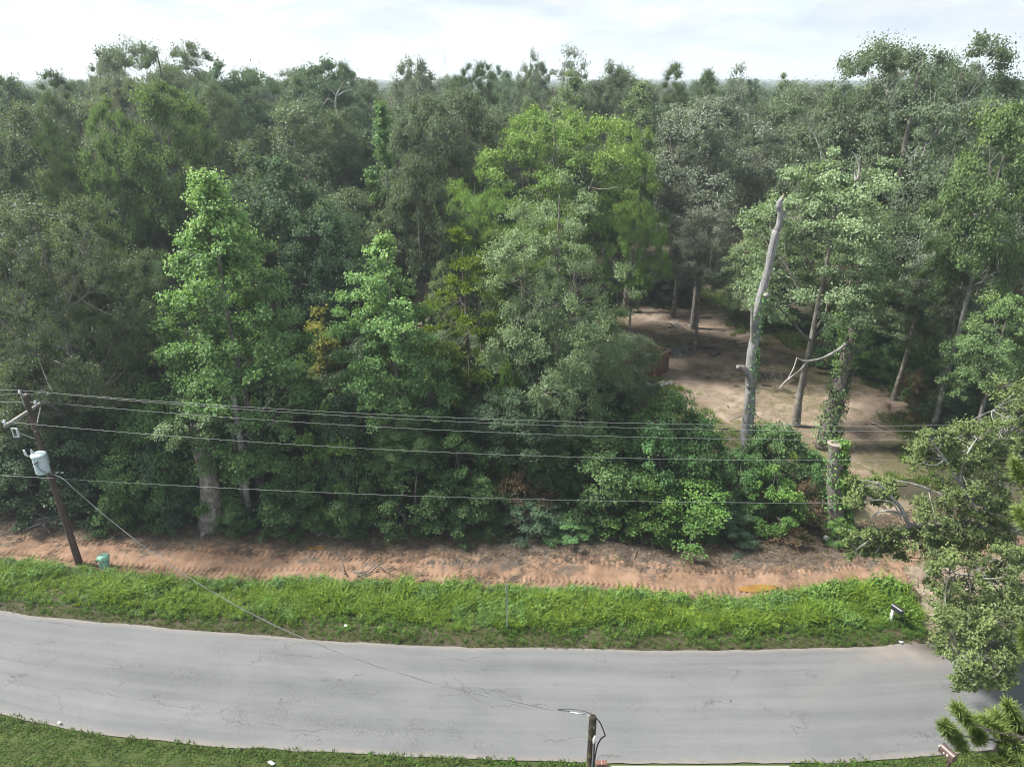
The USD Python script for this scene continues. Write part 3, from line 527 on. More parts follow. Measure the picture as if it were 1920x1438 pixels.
kind('pecan', 2, 20, 6.4, .36, prof_dome, 120, 1.2, 'leaf_willow', 'bark_old', 18, per=340, L=0.2, W=0.13, nlimb=10, tip=.5, flat=.6, branchmat='bark_old', lobes=.36, minsep=.52)
kind('far_tree', 3, 20, 5.0, .25, prof_oak, 34, 1.8, 'leaf_dark', 'bark_dark', 19, per=60, L=0.8, W=0.6, nlimb=4, twigs=False)

rngp = np.random.default_rng(5)
placed, shown = [], []
def hides(px, py, Yq, wq):
    return any(Yq < Ys_ - .5 and abs(px - x) < .40 * w_ + .25 * wq and py < y + min(150, .75 * w_) for x, y, Ys_, w_ in shown)
def place(k, name, px, ptop, Y, wpx, label, group=None, catg='tree', variant=None, dz=0.0, sink=0.0):
    top = A(px, ptop, Y); vs = KIND[k]; path, H, R = vs[(variant if variant is not None else rngp.integers(len(vs))) % len(vs)]
    mid = np.array([top[0], Y, top[2] * .65]); w = wpx * depth(mid) / FPX
    sxy = w / (2 * R); sz = (top[2] + sink) / H
    placed.append((top[0], Y, w / 2, k)); shown.append((px, ptop, Y, wpx))
    return thing(name, label, catg, (top[0], Y, -sink), rngp.uniform(0, 360), (sxy, sxy, sz), group, path)

# ---- trees one can point to
P = place
P('great_oak', 'oak_tree', 60, 392, 40, 400, 'large olive-grey oak with bare pale limbs filling the left edge above the power pole', variant=0)
P('grey_oak', 'silverleaf_tree', 140, 425, 45, 130, 'small tree with silvery leaves poking up behind the left edge oak')
P('gum', 'sweetgum_tree', 392, 340, 38.5, 275, 'tallest bright green cone-shaped tree, above the thick vine-topped trunk', variant=0)
P('gum', 'sweetgum_tree', 718, 452, 39.5, 235, 'bright green twin-topped tree in the middle left, shorter of the two bright cone-shaped trees', variant=1)
P('yellow_sapling', 'young_tree', 598, 583, 46, 110, 'yellow-leaved young tree between the two bright cone-shaped trees')
P('cedar', 'cedar_tree', 872, 440, 43, 230, 'mossy yellow-green cedar with brown inner twigs left of the grey-green willow oak')
P('light_tree', 'young_tree', 828, 498, 49, 85, 'pale green leafy young tree at the left shoulder of the cedar')
P('willow_oak', 'willow_oak_tree', 1050, 362, 41, 285, 'big fine-leaved grey-green willow oak in the centre front')
P('lime', 'broadleaf_tree', 1050, 214, 66, 330, 'broad lime-green domed tree behind the willow oak', variant=0)
P('lime', 'broadleaf_tree', 1175, 240, 70, 150, 'right shoulder of lime-green foliage, narrower tree beside the broad lime dome', variant=1)
P('lime', 'broadleaf_tree', 890, 338, 60, 170, 'lower lime-green tree on the left flank of the broad lime dome', variant=1)
P('lime', 'broadleaf_tree', 1195, 380, 62, 130, 'small bright lime tree between the willow oak and the clearing', variant=0)
P('lime', 'broadleaf_tree', 985, 395, 56, 170, 'lime-green tree peeping over the top left of the willow oak', variant=1)
P('grey_oak', 'oak_tree', 1345, 190, 74, 260, 'wide ashy grey oak at the back of the clearing, left of the tall bleached snag', variant=1)
P('grey_oak', 'oak_tree', 1290, 285, 78, 170, 'smaller silver-grey oak overhanging the far left end of the clearing', variant=2)
P('grey_oak', 'oak_tree', 1330, 395, 66, 150, 'low grey oak drooping over the far side of the clearing')
P('pecan', 'broadleaf_tree', 1580, 290, 50, 330, 'soft green broad tree right behind the bleached snag', variant=0)
P('pecan', 'broadleaf_tree', 1455, 395, 60, 190, 'mid-green tree whose dark trunk stands in the clearing behind the snag', variant=1)
P('great_oak', 'oak_tree', 1735, 84, 62, 430, 'tallest spreading oak on the right, crown rising above the horizon', variant=2)
P('oak', 'oak_tree', 1600, 190, 66, 230, 'rounded oak on the left shoulder of the tallest right-hand oak', variant=1)
P('olive_oak', 'oak_tree', 1905, 205, 47, 200, 'yellow-green tree cut off by the right edge of the view, beside the tallest oak')
P('grey_oak', 'oak_tree', 1850, 360, 52, 200, 'grey-leaved tree with pale crooked limbs under the yellow-green tree at the right edge')
P('pecan', 'broadleaf_tree', 1740, 470, 55, 220, 'bright feathery tree hanging over the shaded grass right of the clearing')
P('olive_oak', 'oak_tree', 1900, 560, 42, 170, 'olive tree at the right edge behind the overhanging roadside oak')
P('dark_oak', 'oak_tree', 1870, 640, 46, 160, 'dark bushy tree in the shade behind the overhanging roadside oak')
P('olive_oak', 'broadleaf_tree', 298, 162, 58, 175, 'taller of the two yellow-tipped trees on the left', variant=0)
P('olive_oak', 'broadleaf_tree', 197, 196, 57, 120, 'shorter of the two yellow-tipped trees on the left, with a white leaning stem', variant=1)
P('pine', 'pine_tree', 95, 235, 58, 95, 'dark green pine left of the two yellow-tipped trees')
P('pine', 'pine_tree', 165, 385, 47, 80, 'small fresh green pine below the shorter yellow-tipped tree')
P('oak', 'oak_tree', 25, 205, 62, 210, 'brown-grey rounded oak at the upper left edge')
P('great_oak', 'oak_tree', 292, 88, 88, 290, 'wide grey oak crown highest on the left skyline')
P('sparse_oak', 'oak_tree', 185, 103, 84, 110, 'thin see-through oak top on the left skyline')
P('grey_oak', 'oak_tree', 215, 150, 76, 150, 'ashy oak behind the shorter yellow-tipped tree')
P('oak', 'oak_tree', 390, 165, 72, 130, 'grey oak behind the right side of the taller yellow-tipped tree')
P('dark_oak', 'oak_tree', 440, 128, 84, 190, 'dark green oak right of the wide grey oak on the left skyline')
P('dark_oak', 'oak_tree', 600, 120, 94, 200, 'dark oak under the skyline behind the bare bleached branches')
P('oak', 'oak_tree', 555, 198, 70, 220, 'olive-grey rounded oak in the upper middle left')
P('oak', 'oak_tree', 640, 215, 74, 130, 'smaller rounded oak right of the olive-grey one in the upper middle left')
P('dark_oak', 'oak_tree', 505, 300, 52, 250, 'dense dark green tree directly right of the tall bright cone-shaped tree')
P('dark_oak', 'oak_tree', 600, 380, 50, 200, 'dark tree behind the yellow-leaved young tree')
P('spire', 'slender_tree', 712, 200, 58, 95, 'slim pale green spire-shaped tree in the upper middle')
P('oak', 'oak_tree', 790, 188, 68, 190, 'grey-brown oak right of the slim spire-shaped tree')
P('oak', 'oak_tree', 870, 175, 74, 190, 'grey-green oak between the slim spire tree and the broad lime dome')
P('oak', 'oak_tree', 780, 300, 56, 150, 'dim grey oak with a thin straight stem behind the twin-topped tree')
P('grey_oak', 'oak_tree', 770, 117, 100, 120, 'grey oak on the skyline left of the far radio mast')
P('pine', 'pine_tree', 868, 128, 96, 70, 'left one of two dark pines just right of the far radio mast')
P('pine', 'pine_tree', 908, 122, 96, 75, 'right one of two dark pines just right of the far radio mast')
P('sparse_oak', 'oak_tree', 990, 103, 100, 75, 'left and smaller of two airy oak tops on the middle skyline')
P('sparse_oak', 'oak_tree', 1062, 97, 100, 130, 'right and wider of two airy oak tops on the middle skyline')
P('light_tree', 'broadleaf_tree', 992, 140, 88, 60, 'narrow pale green tree just under the airy oak tops')
P('light_tree', 'broadleaf_tree', 1070, 140, 86, 120, 'broad pale green tree just under the wider airy oak top')
P('light_tree', 'broadleaf_tree', 1200, 162, 80, 130, 'pale yellow-green tree right above the broad lime dome')
P('oak', 'oak_tree', 1150, 126, 100, 110, 'grey oak on the skyline right of the airy oak tops')
P('pine', 'pine_tree', 1268, 124, 100, 80, 'dark pine on the skyline above the ashy oak by the clearing')
P('pine', 'pine_tree', 1330, 136, 98, 70, 'dark pine on the skyline right beside another, above the ashy oak')
P('sparse_oak', 'oak_tree', 1395, 128, 92, 90, 'nearly leafless pale tree top on the skyline right of the dark pines')
P('light_tree', 'broadleaf_tree', 1470, 144, 110, 80, 'fresh green tree top on the skyline left of the tallest oak')
P('pine', 'pine_tree', 640, 122, 100, 70, 'dark pine on the skyline above the bare bleached branches')
P('dark_oak', 'oak_tree', 20, 150, 88, 130, 'dark tree at the far left end of the skyline')
P('pine', 'pine_tree', 90, 138, 80, 90, 'green pine crown on the skyline near the left edge')
P('dark_oak', 'oak_tree', 1885, 142, 80, 120, 'dark tree on the skyline at the right edge')

# ---- filler trees of the wood behind, by region of the view
sky_px = np.array([(-400, 160), (0, 165), (80, 150), (150, 140), (180, 112), (250, 96), (300, 96), (380, 118), (430, 132), (560, 128), (610, 124), (660, 132), (690, 147), (740, 142), (770, 124), (810, 142), (850, 142), (880, 132), (930, 130), (960, 124), (1000, 110), (1060, 106), (1100, 124),
                   (1130, 137), (1180, 132), (1230, 142), (1270, 132), (1330, 138), (1370, 147), (1440, 152), (1520, 152), (1600, 156), (1640, 135), (1680, 115), (1740, 92), (1800, 100), (1850, 128), (1870, 152), (1920, 150), (2400, 155)], float)
LM = [(60, 420, 'left edge oak'), (392, 420, 'tallest bright cone-shaped tree'), (718, 500, 'twin-topped bright tree'), (598, 590, 'yellow-leaved young tree'), (872, 480, 'mossy cedar'), (1075, 420, 'central willow oak'), (1050, 250, 'broad lime-green dome'), (1195, 390, 'small bright lime tree'),
      (1345, 230, 'ashy oak behind the clearing'), (1580, 330, 'soft green tree behind the snag'), (1735, 110, 'tallest right-hand oak'), (1600, 210, 'rounded oak left of the tallest oak'), (1905, 230, 'yellow-green tree at the right edge'), (298, 180, 'taller yellow-tipped tree'), (197, 215, 'shorter yellow-tipped tree'), (95, 250, 'dark pine on the left'),
      (25, 220, 'brown-grey oak at the left edge'), (292, 95, 'widest oak of the left skyline'), (440, 135, 'dark green oak of the left skyline'), (555, 215, 'rounded oak in the upper middle left'), (505, 320, 'dense dark tree beside the bright cone'), (712, 220, 'slim spire-shaped tree'), (630, 180, 'bare bleached branches'),
      (770, 122, 'grey skyline oak left of the mast'), (888, 125, 'dark pine pair beside the mast'), (1062, 100, 'wider airy oak top'), (1200, 175, 'pale yellow-green tree above the dome'), (1300, 130, 'dark skyline pines'), (1395, 135, 'nearly leafless pale tree top'), (1470, 150, 'fresh green skyline tree'), (1740, 490, 'feathery tree over the shaded grass')]
groups_of = {}
def where(px, py):
    x, y, s_ = min(LM, key=lambda l: (l[0] - px) ** 2 + 2.5 * (l[1] - py) ** 2)
    d = 'well left of' if px < x - 90 else 'just left of' if px < x - 28 else 'well right of' if px > x + 90 else 'just right of' if px > x + 28 else 'rising behind' if py < y else 'standing below'
    return f'{d} the {s_}'
look = {'oak': 'olive-grey rounded oak', 'grey_oak': 'ashy grey rounded oak', 'dark_oak': 'dark green dense oak', 'pine': 'dark narrow pine', 'olive_oak': 'yellow-green oak', 'light_tree': 'pale green upright tree', 'lime': 'lime-green tree', 'pecan': 'soft green broad tree'}
nm = {'pine': 'pine_tree', 'light_tree': 'broadleaf_tree', 'lime': 'broadleaf_tree', 'pecan': 'broadleaf_tree'}
rngf = np.random.default_rng(77)
def free(x, y, r):
    return all((x - a) ** 2 + (y - b) ** 2 > (r + .42 * min(w, 5)) ** 2 for a, b, w, _ in placed)
def skyline(px): return np.interp(px, sky_px[:, 0], sky_px[:, 1])
nfill = 0
candY = 46 + 120 * rngf.uniform(size=9000) ** 1.25; candX = rngf.uniform(-1, 1, 9000) * (candY * .74 + 12); cand = np.column_stack([candX, candY])
ok = (polydist(cand, clear_poly) < -2.5) & (polydist(cand, px_poly([(1560, 640), (1900, 640), (1900, 1100), (1560, 900)])) < 0) & ~((candY < 56) & (candX > -30) & (candX < 12))
for Xf, Yf in cand[ok].tolist():
    if nfill >= 235: break
    wf_ = rngf.uniform(4.3, 6.6)
    if not all((Xf - a) ** 2 + (Yf - b) ** 2 > ((.74 if k_ == 'fill' else .50) * (wf_ + min(w, 6))) ** 2 for a, b, w, k_ in placed): continue
    h = rngf.uniform(16.5, 22.5) if Yf < 72 else rngf.uniform(21, 27.5); pxx = proj(np.array([Xf, Yf, h]))[0]
    cap_ = A(pxx, skyline(pxx) + rngf.uniform(-2, 20), Yf)[2]; h = min(h, cap_)
    if h < 9: continue
    if hides(pxx, proj(np.array([Xf, Yf, h]))[1], Yf, 11 * FPX / depth(np.array([Xf, Yf, h]))): continue
    k = rngf.choice(['oak', 'grey_oak', 'dark_oak', 'pine', 'olive_oak', 'light_tree', 'pecan'], p=[.34, .19, .24, .08, .05, .04, .06])
    path, Hk, Rk = KIND[k][rngf.integers(len(KIND[k]))]
    w = 2 * wf_ * (.55 if k == 'pine' else .75 if k == 'light_tree' else 1)
    lab = f"{look[k]} {where(*proj(np.array([Xf, Yf, h * .92])))}"
    thing(nm.get(k, 'oak_tree'), lab, 'tree', (Xf, Yf, 0), rngf.uniform(0, 360), (w / 2 / Rk,) * 2 + (h / Hk,), None, path); groups_of.setdefault(lab, []).append(stage.GetPrimAtPath(f"/World/{nm.get(k, 'oak_tree')}_{counts[('/World', nm.get(k, 'oak_tree'))] - 1:03d}"))
    placed.append((Xf, Yf, w / 2, 'fill')); nfill += 1

# ---- understory mass of the front wood: darker trees 7 to 13 m between the named ones
und = 0; tries = 0
while tries < 6000 and und < 105:
    tries += 1
    Yu = rngf.uniform(38, 58); Xu = rngf.uniform(-42, 11 if Yu < 46 else 6)
    pxu = proj(np.array([Xu, Yu, 6.0]))[0]
    if pxu > 1170 or (520 < pxu < 640 and Yu < 47) or (750 < pxu < 830 and Yu > 44): continue
    if not all((Xu - a) ** 2 + (Yu - b) ** 2 > 2.3 ** 2 for a, b, w, _ in placed): continue
    if polydist(np.array([[Xu, Yu]]), clear_poly)[0] > -2.0: continue
    k = rngf.choice(['dark_oak', 'oak', 'dark_shrub', 'shrub'], p=[.22, .10, .40, .28]); path, Hk, Rk = KIND[k][rngf.integers(len(KIND[k]))]
    h = rngf.uniform(6.5, 11.5) if k in ('dark_oak', 'oak') else rngf.uniform(5.0, 9.0)
    if pxu < 340 and k in ('dark_oak', 'oak'): h += 2.0
    w = rngf.uniform(4.5, 7.0)
    kindword = {'dark_oak': 'shaded dark green young oak', 'oak': 'dull grey-green young oak', 'dark_shrub': 'dark leafy thicket bush', 'shrub': 'mid-green thicket bush'}[k]
    lab = f'{kindword} {where(*proj(np.array([Xu, Yu, h * .85])))}'; nm_ = 'young_oak_tree' if 'oak' in k else 'shrub'
    o = thing(nm_, lab, 'tree' if 'oak' in k else 'shrub', (Xu, Yu, 0), rngf.uniform(0, 360), (w / 2 / Rk,) * 2 + (h / Hk,), None, path); groups_of.setdefault(lab, []).append(o)
    placed.append((Xu, Yu, w / 2, k)); und += 1

for lab, os_ in groups_of.items():
    for o in os_:
        if len(os_) > 1: tag(o, group=lab)

# ---- shrubs at the front edge of the wood
S = lambda k, px, pt, Y, w, label, **kw: place(k, 'shrub', px, pt, Y, w, label, catg='shrub', **kw)
S('shrub', 275, 732, 37.4, 150, 'grey-topped tall shrub left of the thick vine-topped trunk')
S('dark_shrub', 130, 790, 38.2, 190, 'dark tall bush behind the power pole')
S('dark_shrub', 30, 830, 38.0, 170, 'dark bush at the left edge below the lowest power line')
S('shrub', 210, 860, 36.9, 150, 'dark glossy bush between the power pole and the thick trunk')
S('dark_shrub', 320, 850, 37.4, 120, 'shaded bush touching the left side of the thick trunk')
S('shrub', 480, 830, 36.8, 150, 'green bush right of the thick vine-topped trunk, under the slim white stems')
S('vine_shrub', 610, 770, 37.2, 150, 'vivid green shrub left of the twin-topped tree at the power lines')
S('shrub', 560, 880, 36.4, 150, 'low green bush at the wood edge below the vivid green shrub')
S('shrub', 660, 870, 36.3, 140, 'bush at the wood edge below the twin-topped tree')
S('olive_oak', 745, 770, 37.0, 120, 'bush with reddish yellow tips crossing the power lines below the twin-topped tree')
S('shrub', 770, 860, 36.2, 170, 'rounded grey-green bush at the wood edge in the middle left')
S('vine_shrub', 950, 690, 38.6, 85, 'narrow vine-covered column of pale leaves below the cedar')
S('brown_shrub', 980, 880, 36.6, 150, 'thin browning bush in the dark gap left of the willow oak trunk')
S('shrub', 900, 900, 36.2, 140, 'bush at the wood edge below the cedar')
S('dark_shrub', 1000, 940, 35.9, 130, 'low dark bush at the wood edge left of the willow oak trunk')
S('shrub', 1130, 830, 37.0, 190, 'drooping green bush at the foot of the willow oak')
S('vine_shrub', 1210, 900, 36.0, 160, 'vine-smothered bush right of the willow oak foot')
S('shrub', 1265, 745, 39.5, 200, 'tall fine-leaved shrub right of the willow oak, below the rusty container')
S('shrub', 1395, 850, 37.2, 130, 'leafy bush hiding the foot of the bleached snag')
S('shrub', 1240, 800, 37.6, 150, 'bush left of the snag, between two power lines')
S('shrub', 1320, 790, 38.4, 150, 'green shrub left of the snag foot at the power lines')
S('vine_shrub', 1310, 905, 35.9, 170, 'bright vine mound at the wood edge left of the snag foot')
S('dark_shrub', 1370, 960, 35.2, 110, 'low dark bush in front of the snag foot')
S('vine_shrub', 1455, 880, 36.2, 140, 'vine mound with whitish dead flower stalks right of the snag foot')
S('shrub', 1470, 800, 40.0, 170, 'leafy bush between the snag and the leaning vine-clad trunk')
S('shrub', 1530, 850, 38.5, 80, 'small bush at the foot of the leaning vine-clad trunk')
S('brown_shrub', 1520, 905, 36.6, 110, 'brown dead brush heap left of the sawn-off trunk')
S('brown_shrub', 1480, 985, 35.0, 130, 'dark dead undergrowth in front of the sawn-off trunk')
S('vine_shrub', 1580, 975, 34.6, 70, 'small bright bush at the foot of the sawn-off trunk')
S('shrub', 1065, 970, 35.4, 120, 'little bush at the wood edge in front of the willow oak trunk')
S('shrub', 430, 930, 36.0, 90, 'small fern-like bush at the foot of the thick trunk')
S('shrub', 1760, 620, 56, 150, 'hazy green bush in the shaded grass right of the clearing')
S('dark_shrub', 1830, 730, 47, 170, 'dark bush in the deep shade behind the overhanging roadside oak')
S('brown_shrub', 1730, 690, 52, 90, 'reddish brown bush by the shaded grass')
S('shrub', 1620, 590, 62, 160, 'bush at the dark wood edge behind the leaning vine-clad trunk')
for px_, pt_, Y_, w_, k_, lab_ in ((1545, 560, 74, 130, 'shrub', 'leafy bush at the back of the clearing between the snag and the leaning trunk'), (1660, 540, 66, 170, 'dark_shrub', 'broad dark bush under the feathery tree right of the leaning trunk'), (1720, 575, 62, 150, 'shrub', 'mid-green bush under the feathery tree by the shaded grass'),
                                   (1800, 555, 63, 170, 'dark_shrub', 'tall dark bush at the shaded wood edge under the grey-leaved tree'), (1870, 560, 58, 150, 'shrub', 'bush at the right edge of the view under the grey-leaved tree'), (1470, 520, 88, 150, 'dark_shrub', 'dark bush at the far wood edge right behind the snag'),
                                   (1380, 500, 93, 150, 'shrub', 'grey-green bush at the far wood edge left of the snag'), (1190, 480, 92, 120, 'dark_shrub', 'dark bush closing the far left corner of the clearing'), (1760, 690, 53, 120, 'shrub', 'low bush in the shaded grass beside the reddish brown bush'), (1690, 660, 58, 90, 'vine_shrub', 'small bright bush in the shaded grass right of the leaning trunk')):
    S(k_, px_, pt_, Y_, w_, lab_)
S('dark_shrub', 1260, 500, 84, 130, 'dark bush under the trees at the far left end of the clearing')

def noisy_tube(pts, rad, sides=14, amp=.12, seed=0, sub=5):
    pts = np.asarray(pts, float); n = len(pts); tt = np.linspace(0, n - 1, (n - 1) * sub + 1)
    P = np.column_stack([PchipInterpolator(np.arange(n), pts[:, k])(tt) for k in range(3)]); R = np.interp(tt, np.arange(n), rad)
    v, f = tube(P, R, sides); m = len(P) * sides
    ctr = np.repeat(P, sides, 0); d = v[:m] - ctr; nn = meshkit.fbm(np.column_stack([v[:m, :2] * 2.2, v[:m, 2:] * .55]) + seed * 5, 4, seed); nn = (nn - nn.mean()) / (nn.std() + 1e-9)
    v[:m] = ctr + d * (1 + amp * nn[:, None]); return v, f

# ------------------------------------------------------------------ roadside oak overhanging from the right, near pine
rng = np.random.default_rng(31)
cl = []
for (x0, y0, x1, y1, Y0, Y1, n, r) in [(1690, 800, 1790, 880, 27.5, 29, 16, .75), (1760, 780, 1920, 920, 27, 30.5, 34, .8), (1575, 890, 1680, 960, 27.0, 28.2, 15, .65), (1565, 985, 1700, 1055, 26.5, 27.3, 20, .6), (1690, 985, 1900, 1040, 26, 28, 26, .7), (1800, 1110, 1920, 1160, 24, 25.5, 14, .7), (1700, 900, 1900, 1010, 26, 29, 36, .8),
                                       (1720, 1020, 1920, 1150, 23.5, 27, 40, .78), (1740, 1130, 1920, 1240, 21.5, 24.5, 36, .72), (1770, 1220, 1900, 1300, 20.3, 22.0, 22, .6), (1850, 700, 1990, 820, 29, 33, 22, .9), (1930, 850, 2150, 1200, 23, 31, 46, .95)]:
    for _ in range(int(n * 2.5)): cl.append((rng.uniform(x0 + 22, x1), rng.uniform(y0 + 10, y1 - 10), rng.uniform(Y0, Y1), .60 * r * rng.uniform(.6, 1.35)))
t = thing('oak_tree', 'leafy roadside oak with pale limbs overhanging the road and driveway from the right', 'tree')
CL = np.array([A(x, y, Y) for x, y, Y, r in cl])
tds = tree_parts(t, CL, np.array([r for *_, r in cl]), [(28.5, 29.5, 0), (28.3, 29.4, 2), (27.8, 29.0, 4), (27.4, 28.6, 6.5), (27.0, 28.3, 8.5), (27.0, 28.2, 11)],
           np.array([.55, .45, .40, .33, .25, .1]), np.random.default_rng(32), 'leaf_live', 'bark_grey', per=105, L=.14, W=.08, wood=False, up=.45, flat=.75)
limb_pts = []
for pth, r0, r1 in (([(2010, 1020, 28.4), (1890, 992, 27.9), (1830, 985, 27.6), (1770, 982, 27.4), (1712, 985, 27.2), (1688, 950, 27.1), (1645, 905, 27.1)], .22, .06), ([(1712, 985, 27.2), (1660, 1000, 26.8), (1605, 1030, 26.6)], .09, .03), ([(1700, 968, 27.1), (1655, 958, 27), (1632, 978, 26.9)], .07, .02),
                    ([(1840, 985, 27.6), (1800, 905, 27.5), (1772, 862, 27.5), (1745, 826, 27.6)], .12, .03), ([(1800, 905, 27.5), (1806, 868, 27.4), (1832, 822, 27.5)], .07, .02), ([(1745, 920, 27.3), (1715, 908, 27.2), (1682, 902, 27.2)], .06, .02), ([(1672, 1002, 26.8), (1652, 1022, 26.6), (1640, 1040, 26.5)], .035, .012),
                    ([(1690, 975, 27), (1668, 940, 26.9), (1640, 938, 26.8)], .04, .012), ([(2010, 1140, 26.5), (1930, 1132, 26), (1880, 1140, 25.7), (1852, 1160, 25.4)], .12, .03), ([(1790, 1010, 27), (1765, 1030, 26.5), (1740, 1045, 26)], .06, .02), ([(1770, 862, 27.5), (1752, 872, 27.3), (1730, 868, 27.2)], .04, .012), ([(2010, 1020, 28.4), (1960, 920, 28.5), (1900, 840, 29), (1860, 770, 29.5)], .14, .03), ([(1960, 920, 28.5), (1890, 900, 28.2), (1850, 880, 28.3)], .07, .02), ([(1930, 1132, 26), (1890, 1090, 25.5), (1830, 1080, 25), (1780, 1075, 24.8)], .07, .02),
                    ([(2010, 1140, 26.5), (1960, 1200, 24.5), (1900, 1210, 23), (1850, 1215, 22.5), (1800, 1230, 21.8)], .10, .02), ([(1900, 1210, 23), (1870, 1260, 21.8), (1830, 1275, 21)], .05, .015), ([(1770, 982, 27.4), (1760, 940, 27.6), (1770, 905, 27.8)], .05, .015)):
    pl = np.array([A(*q_) for q_ in pth]); obj('limb', noisy_tube(pl, np.linspace(r0, r1, len(pth)), 7, .06, 19), 'bark_pale', t, smooth=True)
    uq = np.linspace(0, len(pl) - 1, 14); limb_pts += [np.array([np.interp(q_, np.arange(len(pl)), pl[:, k]) for k in range(3)]) for q_ in uq]
limb_pts = np.array(limb_pts); rt = np.random.default_rng(33); tws = []
for c_, tdc in zip(CL, tds):
    dd = np.linalg.norm(limb_pts - c_, axis=1); k = int(np.argmin(dd + .12 * (limb_pts[:, 0] < c_[0])))
    if dd[k] < 3.2:
        b_ = limb_pts[k]; tws.append(tube(bez(b_, (b_ + c_) / 2 + rt.normal(size=3) * .12 * dd[k], c_ + [0, 0, -.1], 6), np.linspace(.012 + .008 * dd[k], .008, 6), 4, cap=False))
    for q_ in range(3): tws.append(tube(np.array([c_ + [0, 0, -.1], c_ + tdc[q_] * .9]), [.010, .004], 3, cap=False))
tag(obj('twigs', cat(tws), 'bark_grey', t), kind='stuff')

# pine close to the camera at the lower right: needle tufts on boughs
def near_pine():
    rng = np.random.default_rng(41); t = thing('pine_tree', 'long-needled pine bough close by in the lower right corner', 'tree')
    def D(px, py, dist): return np.array([0, 0, CAM_H]) + ray(px, py) * dist
    base = D(2150, 1500, 8.6); trunk = np.array([[base[0], base[1], z] for z in np.linspace(0, 21.5, 10)]); trunk[:, :2] += rng.normal(size=(10, 2)) * .03
    obj('trunk', tube(trunk, np.linspace(.24, .06, 10), 10), 'bark_dark', t, smooth=True)
    tufts = [(1800, 1330, 7.6), (1775, 1360, 7.6), (1790, 1375, 7.7), (1825, 1355, 7.8), (1850, 1350, 7.9), (1835, 1378, 7.8), (1870, 1345, 8.0), (1895, 1325, 8.0), (1900, 1350, 8.1), (1880, 1385, 7.9), (1905, 1395, 7.9), (1885, 1415, 7.8), (1915, 1370, 8.2), (1860, 1425, 7.7), (1910, 1430, 7.8),
             (1905, 870, 9.5), (1925, 900, 9.5), (1912, 960, 9.6), (1930, 985, 9.6), (1922, 1190, 9.0), (1930, 1215, 9.0), (1940, 930, 9.6)]
    need, tints, boughs = [], [], {}
    for i, (px, py, dd) in enumerate(tufts):
        p = D(px, py, dd); root = np.array([base[0], base[1], p[2] - .5]); d0 = p - root; d0 /= np.linalg.norm(d0)
        ax = d0 * .5 + np.array([0, 0, .5]) + rng.normal(size=3) * .25; ax /= np.linalg.norm(ax)
        n = 620; u = rng.uniform(-.22, .05, n); dirs = rng.normal(size=(n, 3)); dirs /= np.linalg.norm(dirs, axis=1, keepdims=True); dirs = dirs + ax * .75; dirs /= np.linalg.norm(dirs, axis=1, keepdims=True)
        c0 = p + ax * u[:, None]; ln = rng.uniform(.08, .16, n)
        v, f = leaves(c0 + dirs * ln[:, None] * .5 - np.array([0, 0, .02]), np.cross(dirs, rng.normal(size=(n, 3))), .125, .0020, rng, jit=.1, tdir=dirs * 3, fold=.1, var=.25)
        need.append((v, f)); tints.append(np.full(len(v), rng.uniform(.1, .9)))
        hub = p + (root - p) * .30 + rng.normal(size=3) * .05
        boughs.setdefault(0 if i < 15 else 1, []).append((p - ax * .2, hub, root))
    cr = obj('crown', cat(need), 'needle_near', t); primvar(cr, 'tint', np.concatenate(tints))
    tw = []
    for g in boughs.values():
        ctr = np.mean([h for _, h, _ in g], 0); root = np.mean([r for *_, r in g], 0) + [0, 0, -.3]
        obj('limb', tube(bez(ctr, (ctr + root) / 2 + [0, 0, -.15], root, 7), np.linspace(.018, .045, 7), 6), 'bark_dark', t, smooth=True)
        for p, h, r in g: tw.append(tube(bez(p, (p + ctr) / 2 + [0, 0, -.12], ctr, 5), np.linspace(.010, .016, 5), 4, cap=False))
    tag(obj('twigs', cat(tw), 'bark_dark', t), kind='stuff')
near_pine()

# ------------------------------------------------------------------ trunks: snag, thick trunk, leaning trunk, sawn trunk, dead branches
def vines(parent, path, rad, n, rng, matn='leaf_vine', L=.12, W=.10, side=None, name='vine'):
    path = np.asarray(path, float); k = rng.uniform(0, len(path) - 1.001, n); i = k.astype(int); fr = (k - i)[:, None]
    c = path[i] * (1 - fr) + path[i + 1] * fr; R = np.interp(k, np.arange(len(path)), np.broadcast_to(rad, (len(path),)))
    th = rng.uniform(0, 2 * np.pi, n) if side is None else rng.normal(side, .7, n)
    o = np.column_stack([np.cos(th), np.sin(th), np.zeros(n)]); dens = meshkit.fbm(c * 1.3 + o, 3, 4); keep = dens > np.percentile(dens, 30)
    rr = (R * (1.05 + .7 * rng.uniform(size=n) ** 2))[:, None]
    v, f = leaves((c + o * rr)[keep], (o + [0, 0, .5])[keep], L, W, rng, jit=.5)
    p = obj(name, (v, f), matn, parent); primvar(p, 'tint', np.repeat(rng.uniform(0, 1, keep.sum()), 4)); return p

